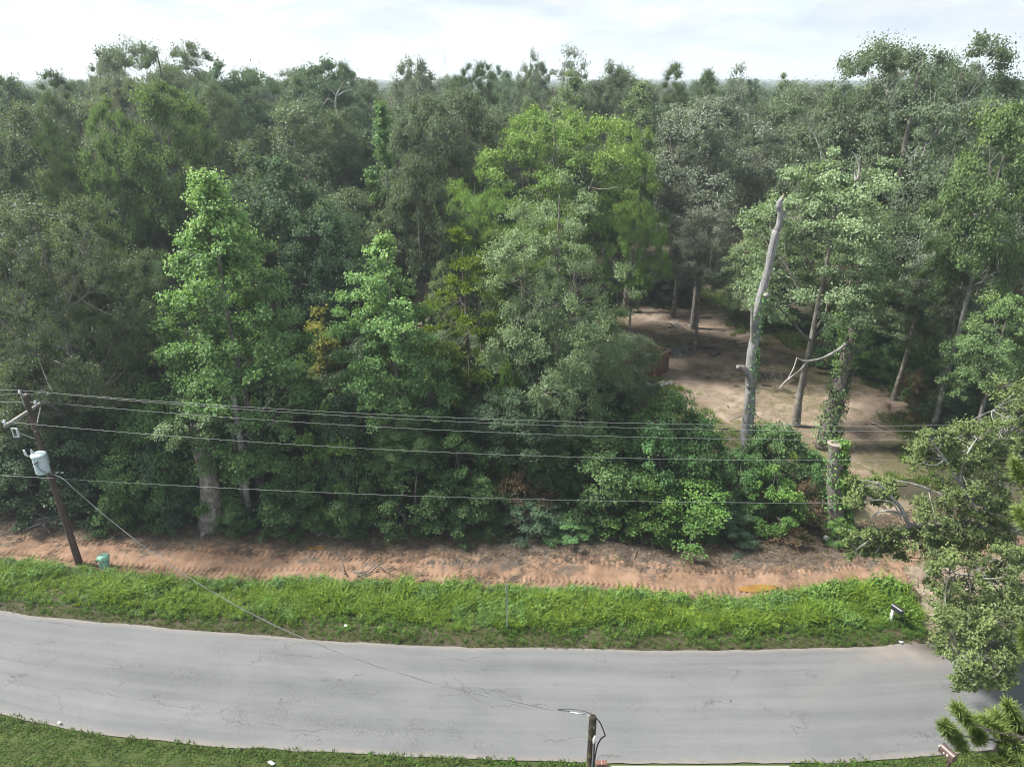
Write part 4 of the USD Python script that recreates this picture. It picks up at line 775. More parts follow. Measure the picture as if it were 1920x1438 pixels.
# bleached snag
Ys = 42.0
sn = thing('dead_tree', 'tall bleached dead trunk with a broken top standing alone before the clearing', 'dead tree')
pts = [A(x, y, Ys) for x, y in [(1396, 905), (1402, 790), (1409, 700), (1414, 640), (1420, 590), (1430, 545), (1442, 492), (1456, 432)]]
b0 = pts[0].copy(); b0[2] = 0; b0[0] += -.15; pts = [b0] + pts
snr = [.50, .40, .355, .33, .31, .255, .23, .215, .205]
obj('trunk', noisy_tube(pts, snr, 16, .13, 1, 8), 'bark_snag', sn, smooth=True)
tp = [A(x, y, Ys) for x, y in [(1457, 434), (1463, 412), (1464, 398), (1461, 385), (1465, 374)]]
obj('trunk_top', noisy_tube(tp, [.203, .19, .16, .165, .10], 12, .14, 2), 'bark_snag', sn, smooth=True)
obj('broken_tip', tube([A(1464, 376, Ys), A(1468, 370, Ys), A(1470, 363, Ys)], [.125, .08, .01], 7), 'wood_fresh', sn)
obj('stub', noisy_tube([A(1463, 412, Ys), A(1470, 404, Ys), A(1477, 394, Ys)], [.15, .11, .05], 9, .1, 3), 'bark_snag', sn, smooth=True)
obj('broken_limb', noisy_tube([A(1408, 725, Ys - .2), A(1402, 700, Ys - .4), A(1392, 690, Ys - .5), A(1382, 688, Ys - .6)], [.25, .22, .17, .14], 10, .1, 4), 'bark_grey', sn, smooth=True)
spl = [A(1412, 645, Ys - .1), A(1410, 610, Ys - .15), A(1409, 573, Ys - .15)]
obj('split_slab', noisy_tube(spl, [.15, .11, .05], 7, .15, 5), 'bark_grey', sn, smooth=True)
obj('shelf_fungus', tube([A(1437, 556, Ys - .28), A(1437, 553, Ys - .40), A(1438, 550, Ys - .28)], [.13, .20, .10], 8), 'bark_grey', sn, smooth=True)
obj('dead_twig', tube([A(1393, 778, Ys), A(1380, 784, Ys - .3), A(1368, 790, Ys - .2)], [.05, .04, .02], 5), 'bark_grey', sn, smooth=True)
rv_ = np.random.default_rng(51)
vines(sn, pts[1:7], snr[1:7], 750, rv_, 'leaf_shrub', L=.15, W=.12, side=-.7)

# thick trunk with vine on its broken top
tk = thing('thick_trunk', 'thick grey broken trunk topped with vines at the wood edge', 'dead tree')
tp = [A(398, 985, 36.2), A(396, 930, 36.2), A(389, 880, 36.2), A(378, 840, 36.2), A(368, 790, 36.2)]; tp[0][2] = -.05
obj('trunk', noisy_tube(tp, [.74, .58, .53, .47, .38], 16, .08, 6), 'bark_old', tk, smooth=True)
for a_ in (0.3, 1.7, 3.0, 4.4, 5.5):
    p0 = tp[0] + [math.cos(a_) * .6, math.sin(a_) * .6, .5]; p1 = tp[0] + [math.cos(a_) * 1.15, math.sin(a_) * 1.15, .02]
    obj('root', tube(bez(p0, (p0 + p1) / 2 - [0, 0, .15], p1, 5), np.linspace(.20, .04, 5), 7), 'bark_old', tk, smooth=True)
rv_ = np.random.default_rng(52)
vc = np.array([tp[-1] + d for d in rv_.normal(size=(26, 3)) * [.9, .7, .8] + [0, -.3, -.35]])
v, f, ti, _ = foliage(vc, rv_.uniform(.5, .8, 26), .2, 300, .14, .11, rv_, center=np.repeat(tp[-1][None], 26, 0)); p = obj('vine', (v, f), 'leaf_willow', tk); primvar(p, 'tint', ti)
vines(tk, tp[2:], [.62, .55, .45], 900, rv_, 'leaf_shrub', side=-1.2)
# slim white stems of the sweetgum beside it
for lab_, xs_ in (('slim pale mottled stem right of the thick trunk, below the tall bright tree', [(461, 960), (457, 880), (449, 820), (440, 765), (432, 715)]), ('thinner whitish stem between the thick trunk and the pale mottled stem', [(452, 960), (447, 880), (439, 835), (433, 800)])):
    st = thing('slim_stem', lab_, 'tree trunk'); pp = [A(x, y, 36.9) for x, y in xs_]; pp[0][2] = 0; thin = 'thinner' in lab_
    obj('trunk', noisy_tube(pp, np.linspace(.10 if thin else .23, .06 if thin else .15, len(pp)), 8, .08, 7), 'bark_pale', st, smooth=True)
    obj('twig', tube([pp[2], pp[2] + [.5, -.2, .3], pp[2] + [.9, -.3, -.1]], [.04, .03, .012], 5), 'bark_pale', st)

# leaning trunk wrapped in vine, with a dead grey limb
lt = thing('leaning_tree', 'dark leaning trunk wrapped in vines beside the dirt driveway, with a bare grey limb', 'tree')
lp = [A(1547, 833, 46.5), A(1556, 790, 46.6), A(1568, 740, 46.8), A(1582, 690, 47.0), A(1596, 640, 47.3), A(1606, 590, 47.6), A(1612, 520, 48)]; lp[0][2] = -.05
obj('trunk', noisy_tube(lp, [.72, .58, .52, .48, .42, .36, .2], 13, .08, 9), 'bark_dark', lt, smooth=True)
dl = [A(x, y, yy) for x, y, yy in [(1592, 640, 47.2), (1568, 658, 46.6), (1540, 672, 46.0), (1516, 677, 45.6), (1494, 671, 45.3)]]
obj('limb', noisy_tube(dl, [.11, .09, .075, .07, .055], 8, .1, 10), 'bark_pale', lt, smooth=True)
obj('limb', noisy_tube([A(1514, 677, 45.6), A(1500, 694, 45.2), A(1484, 706, 44.9), A(1472, 716, 44.7), A(1462, 727, 44.6)], [.06, .055, .06, .05, .03], 7, .1, 11), 'bark_pale', lt, smooth=True)
obj('limb', noisy_tube([A(1494, 671, 45.3), A(1488, 690, 45.1), A(1478, 708, 44.9)], [.05, .04, .03], 7, .1, 12), 'bark_pale', lt, smooth=True)
rv_ = np.random.default_rng(53)
vines(lt, lp[:6], [.75, .62, .56, .54, .6, .7], 2400, rv_, 'leaf_olive', L=.19, W=.14)
vines(lt, lp[:4], [.75, .62, .56, .54], 900, rv_, 'leaf_dark', L=.18, W=.14, side=.3)
vc = np.array([lp[4 + i % 3] + d for i, d in enumerate(rv_.normal(size=(30, 3)) * [.7, .6, 1.0])])
v, f, ti, _ = foliage(vc, rv_.uniform(.35, .7, 30), .2, 120, .15, .10, rv_, center=np.repeat(lp[4][None], 30, 0)); p = obj('vine', (v, f), 'leaf_vine', lt); primvar(p, 'tint', ti)

# sawn-off trunk with a hollow top
st = thing('sawn_trunk', 'sawn-off hollow trunk with vines on its right side at the track edge', 'tree stump')
sp_ = [A(1568, 1010, 36.0), A(1568, 960, 36.0), A(1567, 900, 36.0), A(1566, 832, 36.0)]; sp_[0][2] = -.05
prof = noisy_tube(sp_, [.56, .50, .45, .40], 16, .05, 13); obj('trunk', prof, 'bark_old', st, smooth=40)
top = sp_[-1]; rings = []
for r_, z_ in ((.41, -.02), (.42, .03), (.36, .055), (.22, .05), (.20, -.22)):
    rings.append([[top[0] + r_ * math.cos(a_) * (1 + .06 * math.sin(3 * a_)), top[1] + r_ * math.sin(a_), top[2] + z_] for a_ in np.linspace(0, 2 * np.pi, 20, endpoint=False)])
rv2 = np.array(rings).reshape(-1, 3); ff = []
for a_ in range(4):
    for b_ in range(20): q0, q1 = a_ * 20 + b_, a_ * 20 + (b_ + 1) % 20; ff += [[q0, q1, q1 + 20], [q0, q1 + 20, q0 + 20]]
obj('cut_face', (rv2, np.array(ff)), 'wood_fresh', st)
hole = np.vstack([rv2[80:], [[top[0], top[1], top[2] - .24]]]); obj('hollow', (hole, np.array([[i, (i + 1) % 20, 20] for i in range(20)])), 'bark_dark', st)
rv_ = np.random.default_rng(54)
vines(st, sp_, [.60, .54, .49, .44], 2600, rv_, 'leaf_vine', L=.19, W=.15, side=-.5)
vines(st, sp_, [.58, .52, .47, .42], 700, rv_, 'leaf_shrub', L=.15, W=.12)
vc = np.array([sp_[1 + i % 3] + [.45 + .15 * d[0], -.25 + .3 * d[1], .5 * d[2] - .5] for i, d in enumerate(rv_.normal(size=(18, 3)))])
v, f, ti, _ = foliage(vc, rv_.uniform(.25, .45, 18), .2, 130, .13, .10, rv_, center=np.repeat(sp_[2][None], 18, 0)); p = obj('vine', (v, f), 'leaf_vine', st); primvar(p, 'tint', ti)

# bleached bare branches sticking out of the canopy
db = thing('bare_branches', 'bare bleached forked branches sticking out of the canopy in the upper middle left', 'dead tree')
Yb = 74
def bb(pts, r0, r1, name='limb'): obj(name, tube([A(x, y, Yb + d) for x, y, d in pts], np.linspace(r0 * .62, r1 * .5, len(pts)), 6), 'bark_pale', db, smooth=True)
bpts = A(632, 215, Yb); obj('trunk', tube([(bpts[0] + .6, Yb, 0), (bpts[0] + .3, Yb, bpts[2] * .6), tuple(bpts)], [.2, .15, .095], 8), 'bark_pale', db, smooth=True)
bb([(632, 215, 0), (628, 195, 0), (631, 178, .3), (640, 160, .5)], .15, .05); bb([(631, 195, 0), (615, 185, -.5), (607, 196, -.8)], .10, .05); bb([(630, 180, 0), (622, 170, -.3), (612, 165, -.5)], .08, .03); bb([(640, 160, .5), (636, 150, .4), (640, 143, .4)], .05, .02); bb([(640, 160, .5), (648, 150, .8)], .04, .015); bb([(612, 190, -.7), (604, 181, -1)], .05, .02); bb([(630, 182, .2), (645, 172, .8), (660, 168, 1)], .08, .03)
# bare pale limbs seen in the big crowns on the right and left
for lab_, strokes, Yl in (
    ('forked pale trunk showing through the tallest right-hand oak', [[(1712, 322), (1722, 305), (1733, 292), (1750, 282), (1778, 272)], [(1712, 322), (1706, 300), (1698, 285), (1688, 272)], [(1722, 305), (1735, 275), (1740, 235)]], 58.0),
    ('curved pale limb showing in the soft green broad tree behind the snag', [[(1605, 340), (1611, 320), (1607, 298), (1597, 285)], [(1605, 340), (1602, 322)]], 46.5),
    ('crooked bleached limbs hanging at the right edge under the yellow-green tree', [[(1828, 402), (1845, 420), (1870, 428), (1888, 445), (1902, 470)], [(1838, 440), (1862, 448), (1885, 452), (1905, 468)], [(1845, 420), (1838, 405), (1836, 392)]], 44.5)):
    o = thing('pale_limbs', lab_, 'tree limb')
    for s_ in strokes: obj('limb', noisy_tube([A(x, y, Yl + .2 * i) for i, (x, y) in enumerate(s_)], np.linspace(.10, .025, len(s_)), 7, .05, 15), 'bark_grey', o, smooth=True)

# ------------------------------------------------------------------ power pole, lines, transformer
PB = G(150, 1060); PB[2] = 0
def on_pole(z, tilt=(-.30, .0)): return np.array([PB[0] + tilt[0] * z / 10.4, PB[1], z])
pole = thing('power_pole', 'dark leaning power pole with a crossarm at the left edge of the track', 'power pole')
obj('pole_shaft', tube([on_pole(z) for z in np.linspace(-.1, 10.45, 9)], np.linspace(.19, .125, 9), 14), 'pole_wood', pole, smooth=True)
obj('pole_cap', tube([on_pole(10.40), on_pole(10.49)], [.128, .12], 14), 'arm_wood', pole, smooth=40)
za = 9.55; e0, e1 = G(8, 800, za), G(94, 745, za); pc = on_pole(za); mid = (e0 + e1) / 2
arm_shift = np.array([0, -.21, 0]); 
arm_o = obj('crossarm', beam(e0, e1, .14, .15, bevel=.012), 'arm_wood', pole)
obj('brace', beam(e0 + (e1 - e0) * .80 + [0, -.06, -.06], on_pole(8.45) + [.06, -.17, 0], .05, .035), 'arm_wood', pole)
ins_at = []
for (px, py) in ((89, 738), (67, 753), (9, 791)):
    u = np.clip(np.dot(G(px, py, za + .25)[:2] - e0[:2], (e1 - e0)[:2]) / np.dot((e1 - e0)[:2], (e1 - e0)[:2]), .03, .97); b_ = e0 + (e1 - e0) * u + [0, 0, .06]
    obj('insulator', (lambda q: (q[0] + b_, q[1]))(lathe([(.012, 0), (.014, .09), (.075, .10), (.085, .14), (.05, .17), (.065, .19), (.06, .23), (.03, .26)], 14)), 'porcelain', arm_o, smooth=40); ins_at.append(b_ + [0, 0, .25])
tpin = on_pole(10.35) + [-.16, -.05, 0]
obj('top_pin', tube([tpin + [.04, 0, -.5], tpin + [0, 0, .25]], [.02, .02], 6), 'steel_grey', arm_o)
obj('insulator', (lambda q: (q[0] + tpin + [0, 0, .22], q[1]))(lathe([(.02, 0), (.07, .02), (.08, .06), (.045, .09), (.06, .12), (.03, .17)], 14)), 'porcelain', pole, smooth=40)
# fuse cutout on a bracket arm
c0 = on_pole(8.05) + [-.12, -.12, 0]; c1 = A(30, 812, PB[1] - .35)
obj('bracket', tube([c0, c1 + [.12, 0, .02]], [.022, .022], 6), 'steel_grey', pole)
fc = c1; obj('fuse_cutout', cat([box(fc + [.10, 0, .02], (.09, .12, .46), .02, rotz(.3)), box(fc + [-.16, 0, .02], (.05, .06, .50), .015), box(fc + [-.03, 0, .26], (.34, .06, .05), .01), box(fc + [-.03, 0, -.22], (.30, .06, .05), .01)]), 'porcelain', pole)
# transformer can
tc = A(76, 867, PB[1] - .45)
tf = thing('transformer', 'pale blue-grey transformer can hung on the power pole', 'transformer', tc)
tank = obj('tank', lathe([(.02, -.58), (.31, -.58), (.335, -.55), (.335, .42), (.345, .44)], 28), 'tank_grey', tf, smooth=40)
obj('lid', lathe([(.365, .44), (.365, .47), (.33, .52), (.18, .57), (.01, .58)], 28), 'tank_grey', tank, smooth=40)
obj('lid_band', lathe([(.352, .395), (.372, .40), (.372, .43), (.352, .435)], 28), 'tank_grey', tank, smooth=40)
obj('bushing', (lambda q: (q[0] + [-.26, -.02, .50], q[1]))(lathe([(.05, 0), (.07, .03), (.05, .07), (.07, .10), (.05, .14), (.07, .17), (.045, .21), (.02, .30)], 12)), 'porcelain', tank, smooth=40)
obj('arrester', cat([tube([(-.33, -.05, .40), (-.50, -.08, .42), (-.56, -.1, .50)], [.035, .035, .05], 8), tube([(-.56, -.1, .48), (-.60, -.1, .78)], [.06, .055], 10)]), 'porcelain', tank, smooth=40)
obj('hanger', box((.12, .34, .1), (.12, .18, .7), .01), 'steel_grey', tf)
for s_ in (-1, 1): obj('lug', box((.34 * s_, 0, .40), (.05, .05, .07), .008), 'tank_grey', tank)
for k in range(3):
    a_ = -1.2 - .25 * k; obj('secondary_bushing', tube([(.335 * math.cos(a_), .335 * math.sin(a_), .22 - .05 * k), (.42 * math.cos(a_), .42 * math.sin(a_), .22 - .05 * k)], [.03, .025], 8), 'cable_black', tank, smooth=40)
obj('lead', tube(bez(np.array([.10, -.36, .22]), np.array([.05, -.46, -.35]), np.array([.42, -.25, -.52]), 10), .012, 5), 'cable_black', tf, smooth=True)
obj('lead', tube(bez(np.array([-.05, -.36, .18]), np.array([.18, -.47, -.30]), np.array([.42, -.25, -.40]), 10), .012, 5), 'cable_black', tf, smooth=True)

def wire(pts_px, p0, p1, x_ext, r, mat_, name, label, cat_='power line', deg=2, through=None):
    """a line hung in the vertical plane through plan points p0, p1; heights from where the photo shows it"""
    p0, p1 = np.array(p0[:2], float), np.array(p1[:2], float); e = p1 - p0; nrm_ = np.array([-e[1], e[0]])
    s, z = [], []
    for x, y in pts_px:
        d = ray(x, y); t = nrm_ @ p0 / (nrm_ @ d[:2]); q_ = d[:2] * t; s.append((q_ - p0) @ e / (e @ e)); z.append(CAM_H + d[2] * t)
    w = np.ones(len(s)); 
    c = np.polyfit(s, z, deg, w=w); ss = np.linspace(*x_ext, 60)
    P_ = np.column_stack([p0[0] + e[0] * ss, p0[1] + e[1] * ss, np.polyval(c, ss)])
    o = obj(name, tube(P_, r, 6), mat_, smooth=True); tag(o, label, cat_); return P_
WR = .0095
pts_all = {
    'A': ([(33, 732), (213, 745), (640, 774), (960, 787), (1280, 795), (1660, 798), (1850, 797)], tpin, 'topmost thin power line crossing in front of the wood'),
    'B': ([(89, 738), (213, 748), (640, 779), (960, 795), (1280, 805), (1660, 808)], ins_at[0], 'second power line from the top, from the far end of the crossarm'),
    'C': ([(67, 753), (213, 765), (640, 797), (960, 812), (1280, 821), (1670, 825)], ins_at[1], 'third power line from the top'),
    'D': ([(9, 791), (213, 808), (640, 839), (960, 853), (1280, 861), (1700, 862)], ins_at[2], 'fourth power line from the top, from the near end of the crossarm'),
    'E': ([(85, 896), (213, 903), (640, 925), (960, 935), (1280, 941), (1600, 943)], on_pole(6.1) + [0, -.2, 0], 'lowest power line, well below the crossarm lines')}
for k, (pp, at_, lab_) in pts_all.items():
    off = (at_[1] - PB[1]); endp = (34.0, 29.8 + off)
    wire(pp, at_, endp, (0, 1.05), WR, 'wire_metal', 'power_line', lab_)
for k, (pl, at_, lab_) in {'A': ([(0, 731), (33, 732)], tpin, 'topmost'), 'B': ([(0, 740), (89, 738)], ins_at[0], 'second'), 'C': ([(0, 754), (67, 753)], ins_at[1], 'third'), 'D': ([(0, 790), (9, 791)], ins_at[2], 'fourth'), 'E': ([(0, 891), (85, 896)], on_pole(6.1) + [0, -.2, 0], 'lowest')}.items():
    wire(pl, at_, (at_[0] - 30, at_[1] + 9), (0, .8), WR, 'wire_metal', 'power_line', f'short left stretch of the {lab_} power line, leaving the pole to the left edge', deg=1)
spl_ = on_pole(6.1) + [.2, -.22, .0]
sr = thing('splice_clamps', 'pale clamps on the lowest power line at the pole', 'line hardware')
for dx in (-.35, .0, .35, .62): obj('clamp', tube([spl_ + [dx - .07, 0, 0], spl_ + [dx + .07, 0, 0]], [.035, .03], 8), 'porcelain', sr, smooth=40)

# front service pole and the twisted cable to it
FT = np.array([0, 0, CAM_H]) + ray(1112, 1342) * 23.6
fp = thing('service_pole', 'mossy dark service pole rising at the bottom edge by the concrete driveway', 'utility pole', (FT[0], FT[1], 0))
hz_ = FT[2]
obj('pole_shaft', tube([(0, 0, z) for z in np.r_[np.linspace(-.1, hz_ - .12, 7), hz_ - .04, hz_]], np.r_[np.linspace(.15, .128, 7), .118, .085], 16), 'pole_wood_old', fp, smooth=True)
obj('conduit', tube([(.05, -.16, 0), (.05, -.155, hz_ - 1.05)], [.022, .022], 8), 'cable_light', fp, smooth=True)
obj('weatherhead', tube([(.05, -.155, hz_ - 1.06), (.06, -.165, hz_ - .85), (.085, -.15, hz_ - .72)], [.03, .05, .02], 9), 'paint_white', fp, smooth=True)
obj('tag_plate', box((.03, -.135, hz_ - .38), (.05, .012, .11), .003), 'cable_light', fp)
obj('eye_bolt', tube([(-.02, 0, hz_ - .04), (-.22, .08, hz_ - .02)], .012, 6), 'steel_grey', fp)
lp_ = [np.array([-.04, .02, hz_ + .03]), np.array([.20, -.03, hz_ - .20]), np.array([.36, -.05, hz_ - .60]), np.array([.42, -.06, hz_ - .80]), np.array([.30, -.08, hz_ - .92]), np.array([.17, -.12, hz_ - 1.25]), np.array([.10, -.17, hz_ - 2.2]), np.array([.10, -.18, .4])]
kk = np.linspace(0, 7, 50); lpp = np.column_stack([PchipInterpolator(np.arange(8), np.array(lp_)[:, q])(kk) for q in range(3)])
for dx in (0, .025): obj('drip_loop', tube(lpp + [dx, 0, -dx * .5], .013, 6), 'cable_black', fp, smooth=True)
cpx = [(100, 880), (190, 960), (330, 1068), (450, 1140), (560, 1190), (700, 1243), (830, 1287), (960, 1318), (1085, 1334)]
c_from = tc + [.42, -.2, -.45]; c_to = FT + [-.20, .08, -.02]
e = c_to[:2] - c_from[:2]; nrm_ = np.array([-e[1], e[0]]); s, z = [], []
for x, y in cpx:
    d = ray(x, y); t_ = nrm_ @ c_from[:2] / (nrm_ @ d[:2]); q_ = d[:2] * t_; s.append((q_ - c_from[:2]) @ e / (e @ e)); z.append(CAM_H + d[2] * t_)
cf = np.polyfit(s, z, 3); ss = np.linspace(0, 1, 260); base = np.column_stack([c_from[0] + e[0] * ss, c_from[1] + e[1] * ss, np.polyval(cf, ss)]); base[:, 2] += np.interp(ss, [0, .04, .96, 1], [c_from[2] - base[0, 2], 0, 0, c_to[2] - base[-1, 2]])
sd = thing('service_cable', 'twisted service cable sagging from the transformer across the road to the front pole', 'cable')
tw_ = ss * np.linalg.norm(e) * 2 * np.pi / 2.3
for k, (mm, rr_) in enumerate((('cable_light', .0085), ('cable_black', .010), ('cable_light', .0085))):
    ph = k * 2.094; perp = np.array([-e[1], e[0], 0]) / np.linalg.norm(e)
    obj('strand', tube(base + .011 * (np.cos(tw_ + ph)[:, None] * perp + np.sin(tw_ + ph)[:, None] * [0, 0, 1]), rr_, 5), mm, sd, smooth=True)
obj('tap_lead', tube(bez(base[-10] + [0, 0, .02], FT + [-.45, .15, .22], FT + [-.02, .02, .05], 10), .014, 6), 'cable_black', sd, smooth=True)
obj('wedge_clamp', tube([base[-6], base[-2]], [.03, .015], 6), 'steel_grey', sd)

# ------------------------------------------------------------------ roadside things
# telecom pedestal
g = G(199, 1066); pd = thing('cable_pedestal', 'pale green ribbed cable pedestal beside the power pole', 'pedestal', (g[0], g[1], .06), 12)
obj('base', box((0, 0, .13), (.36, .36, .26), .02), 'pedestal_green', pd)
for k in range(4): obj('rib', box((0, 0, .30 + .085 * k), (.43 + .012 * k, .43 + .012 * k, .065), .02), 'pedestal_green', pd)
obj('core', box((0, 0, .42), (.38, .38, .36), .02), 'pedestal_green', pd)
capv, capf = lathe([(.36, .62), (.375, .66), (.37, .74), (.30, .82), (.20, .85), (.01, .86)], 6); obj('cap', (capv * [.95, .85, 1], capf), 'pedestal_green', pd, smooth=25)
obj('warning_label', box((-.02, -.253, .585), (.14, .012, .06), .002), 'pedestal_label', pd)
# marker post on the verge
g = G(950, 1186); mp_ = thing('sign_post', 'thin grey metal sign post standing in the tall verge grass', 'sign post', (g[0], g[1], 0))
hp = A(947, 1094, g[1])[2]
obj('post', cat([box((0, 0, hp / 2), (.008, .045, hp), .002), box((.016, .026, hp / 2), (.034, .008, hp), .002), box((.016, -.026, hp / 2), (.034, .008, hp), .002), box((.036, .040, hp / 2), (.008, .026, hp), .002), box((.036, -.040, hp / 2), (.008, .026, hp), .002)]), 'steel_grey', mp_)
obj('sign_blade', box((-.020, 0, hp - .78), (.006, .14, 1.5), .002), 'cable_light', mp_)
for k in (.3, 1.2): obj('bolt', tube([(-.04, 0, hp - k), (.02, 0, hp - k)], [.014, .014], 6), 'steel_grey', mp_)
# mailboxes
def mailbox_box(w, h, L):
    th = np.linspace(0, np.pi, 13); sec = np.vstack([[w / 2, 0], np.column_stack([w / 2 * np.cos(th), (h - w / 2) + w / 2 * np.sin(th)]), [-w / 2, 0]])
    n = len(sec); v = np.vstack([np.column_stack([sec[:, 0], np.full(n, s * L / 2), sec[:, 1]]) for s in (-1, 1)]); f = []
    for k in range(n): k2 = (k + 1) % n; f += [[k, k2, k2 + n], [k, k2 + n, k + n]]
    for k in range(1, n - 1): f += [[0, k + 1, k], [n, n + k, n + k + 1]]
    return v, np.array(f)
g = G(1671, 1176); mb = thing('mailbox', 'black mailbox on a white post in the verge grass near the driveway', 'mailbox', (g[0], g[1], 0), 25)
obj('post', box((0, .12, .52), (.13, .13, 1.04), .012), 'paint_white', mb); obj('arm', box((0, -.02, 1.045), (.12, .44, .05), .008), 'paint_white', mb)
bv, bf = mailbox_box(.22, .26, .52); bx = obj('box', (bv + [0, -.05, 1.075], bf), 'mail_black', mb, smooth=30)
dv_, df = mailbox_box(.235, .272, .02); obj('door', (dv_ + [0, -.322, 1.07], df), 'mail_black', bx, smooth=30)
obj('latch', box((0, -.345, 1.30), (.03, .03, .05), .004), 'steel_grey', bx); obj('flag', box((.118, .02, 1.20), (.012, .14, .04), .003), 'mail_black', bx)
g = G(1765, 1452); mb = thing('mailbox', 'brown mailbox with white marks at the bottom edge, lower right', 'mailbox', (g[0], g[1], 0), 200)
obj('post', box((0, .12, .50), (.10, .10, 1.0), .01), 'pole_wood', mb)
bv, bf = mailbox_box(.30, .36, .56); bx = obj('box', (bv + [0, 0, 1.02], bf), 'mail_brown', mb, smooth=30)
dv_, df = mailbox_box(.318, .375, .022); obj('door', (dv_ + [0, -.292, 1.015], df), 'mail_brown', bx, smooth=30); obj('latch', box((0, -.318, 1.33), (.03, .03, .05), .004), 'steel_grey', bx)
obj('flag', box((-.158, .05, 1.24), (.012, .20, .05), .003), 'mail_brown', bx)
for (yy, zz, ww, hh) in ((.06, 1.20, .045, .11), (-.08, 1.16, .07, .03), (-.08, 1.16, .03, .075)): obj('number_mark', box((.153, yy, zz), (.006, ww, hh), .001), 'paint_white', bx)
g = G(1127, 1440); bp_ = thing('brick_pier', 'small reddish brick pier top beside the service pole at the bottom edge', 'pier', (g[0], g[1], 0))
for kz in range(4):
    for kx in range(2): obj('brick', box((-.11 + .22 * kx + (.0 if kz % 2 else .01), 0, .05 + .085 * kz), (.205, .20, .075), .006), 'brick_red', bp_)
obj('core', box((0, 0, .17), (.40, .17, .33)), 'gravel', bp_)
# litter
rngl = np.random.default_rng(61)
for lab_, (px, py), s_ in (('white scrap lying on the road shoulder left of the dirt driveway', (1688, 1208), .16), ('white scrap on the near road edge by the brown mailbox', (1760, 1403), .10), ('white scrap in the grass near the twisted cable', (648, 1180), .14), ('white scrap at the near left road edge', (113, 1360), .12), ('white scrap on the lawn at the bottom edge, left of the middle', (508, 1437), .22), ('white scrap on the dirt driveway', (1731, 1118), .10)):
    gz = G(px, py); hh = .12 if 'grass' in lab_ else .06
    n = 7; a_ = np.sort(rngl.uniform(0, 6.28, n)); r_ = rngl.uniform(.5, 1, n) * s_
    v = np.vstack([[0, 0, .05], np.column_stack([r_ * np.cos(a_), r_ * np.sin(a_) * .7, rngl.uniform(0, .06, n)]), [0, 0, .03]]) + [gz[0], gz[1], .10 + hh]
    f = [[0, 1 + i, 1 + (i + 1) % n] for i in range(n)] + [[n + 1, 1 + (i + 1) % n, 1 + i] for i in range(n)]
    tag(obj('litter', (v, np.array(f)), 'paint_white'), lab_, 'litter')
# puddles on the track
for lab_, pp, mm in (('orange muddy puddle at the verge side of the track on the right', [(1382, 1103), (1400, 1098), (1440, 1097), (1462, 1101), (1448, 1107), (1415, 1112), (1390, 1110)], 'muddy_water'),
                     ('small brown puddle on the track in the left middle', [(570, 1026), (590, 1023), (612, 1025), (606, 1031), (580, 1032)], 'muddy_water')):
    pq = px_poly(pp, .07); c = pq.mean(0); th = np.linspace(0, 1, 48, endpoint=False) * len(pq)
    ring = np.array([pq[int(t_) % len(pq)] * (1 - t_ % 1) + pq[(int(t_) + 1) % len(pq)] * (t_ % 1) for t_ in th]); ring = c + (ring - c) * (1 + .06 * np.sin(th * 5.1)[:, None])
    v = np.vstack([[*c, .118], np.column_stack([ring, np.full(48, .118)])]); f = np.array([[0, 1 + i, 1 + (i + 1) % 48] for i in range(48)])
    tag(obj('puddle', (v, f), mm), lab_, 'puddle', kind='structure')
# rusty open container
N0, F0 = A(1232, 669, 59.3), G(1257, 655, 2.3); N0[2] = 2.3; ex = (F0 - N0); wd = np.linalg.norm(ex[:2]); ang = math.atan2(ex[1], ex[0])
ct = thing('waste_container', 'rusty open-topped waste container half hidden by the willow oak', 'container', (N0[0], N0[1], 0), math.degrees(ang))
LN = 6.4      # local: x across the end (0..wd), y along the length (0..LN)
def wall(c, s): return box(c, s, .015)
obj('end_wall', wall((wd / 2, .04, 1.25), (wd - .16, .06, 1.95)), 'rust', ct); obj('side_wall', wall((wd - .04, LN / 2, 1.25), (.06, LN, 1.95)), 'rust', ct); obj('side_wall', wall((.04, LN / 2, 1.25), (.06, LN, 1.95)), 'rust', ct); obj('end_wall', wall((wd / 2, LN - .04, 1.25), (wd - .16, .06, 1.95)), 'rust', ct)
obj('floor', wall((wd / 2, LN / 2, .25), (wd - .18, LN - .18, .05)), 'rust', ct)
obj('rim', wall((wd / 2, .04, 2.26), (wd + .10, .14, .10)), 'rust_light', ct); obj('rim', wall((wd - .04, LN / 2 + .07, 2.26), (.14, LN - .02, .10)), 'rust_light', ct); obj('rim', wall((.04, LN / 2 + .07, 2.26), (.14, LN - .02, .10)), 'rust_light', ct)
for k in range(8):
    for xx in (-.02, wd + .02): obj('rib', wall((xx, .45 + k * .78, 1.22), (.07, .10, 1.86)), 'rust', ct)
for k in range(3): obj('rib', wall((.5 + k * (wd - 1) / 2, -.02, 1.22), (.09, .07, 1.86)), 'rust', ct)
for xx in (.35, wd - .35): obj('skid', wall((xx, LN / 2, .14), (.12, LN, .16)), 'rust', ct)
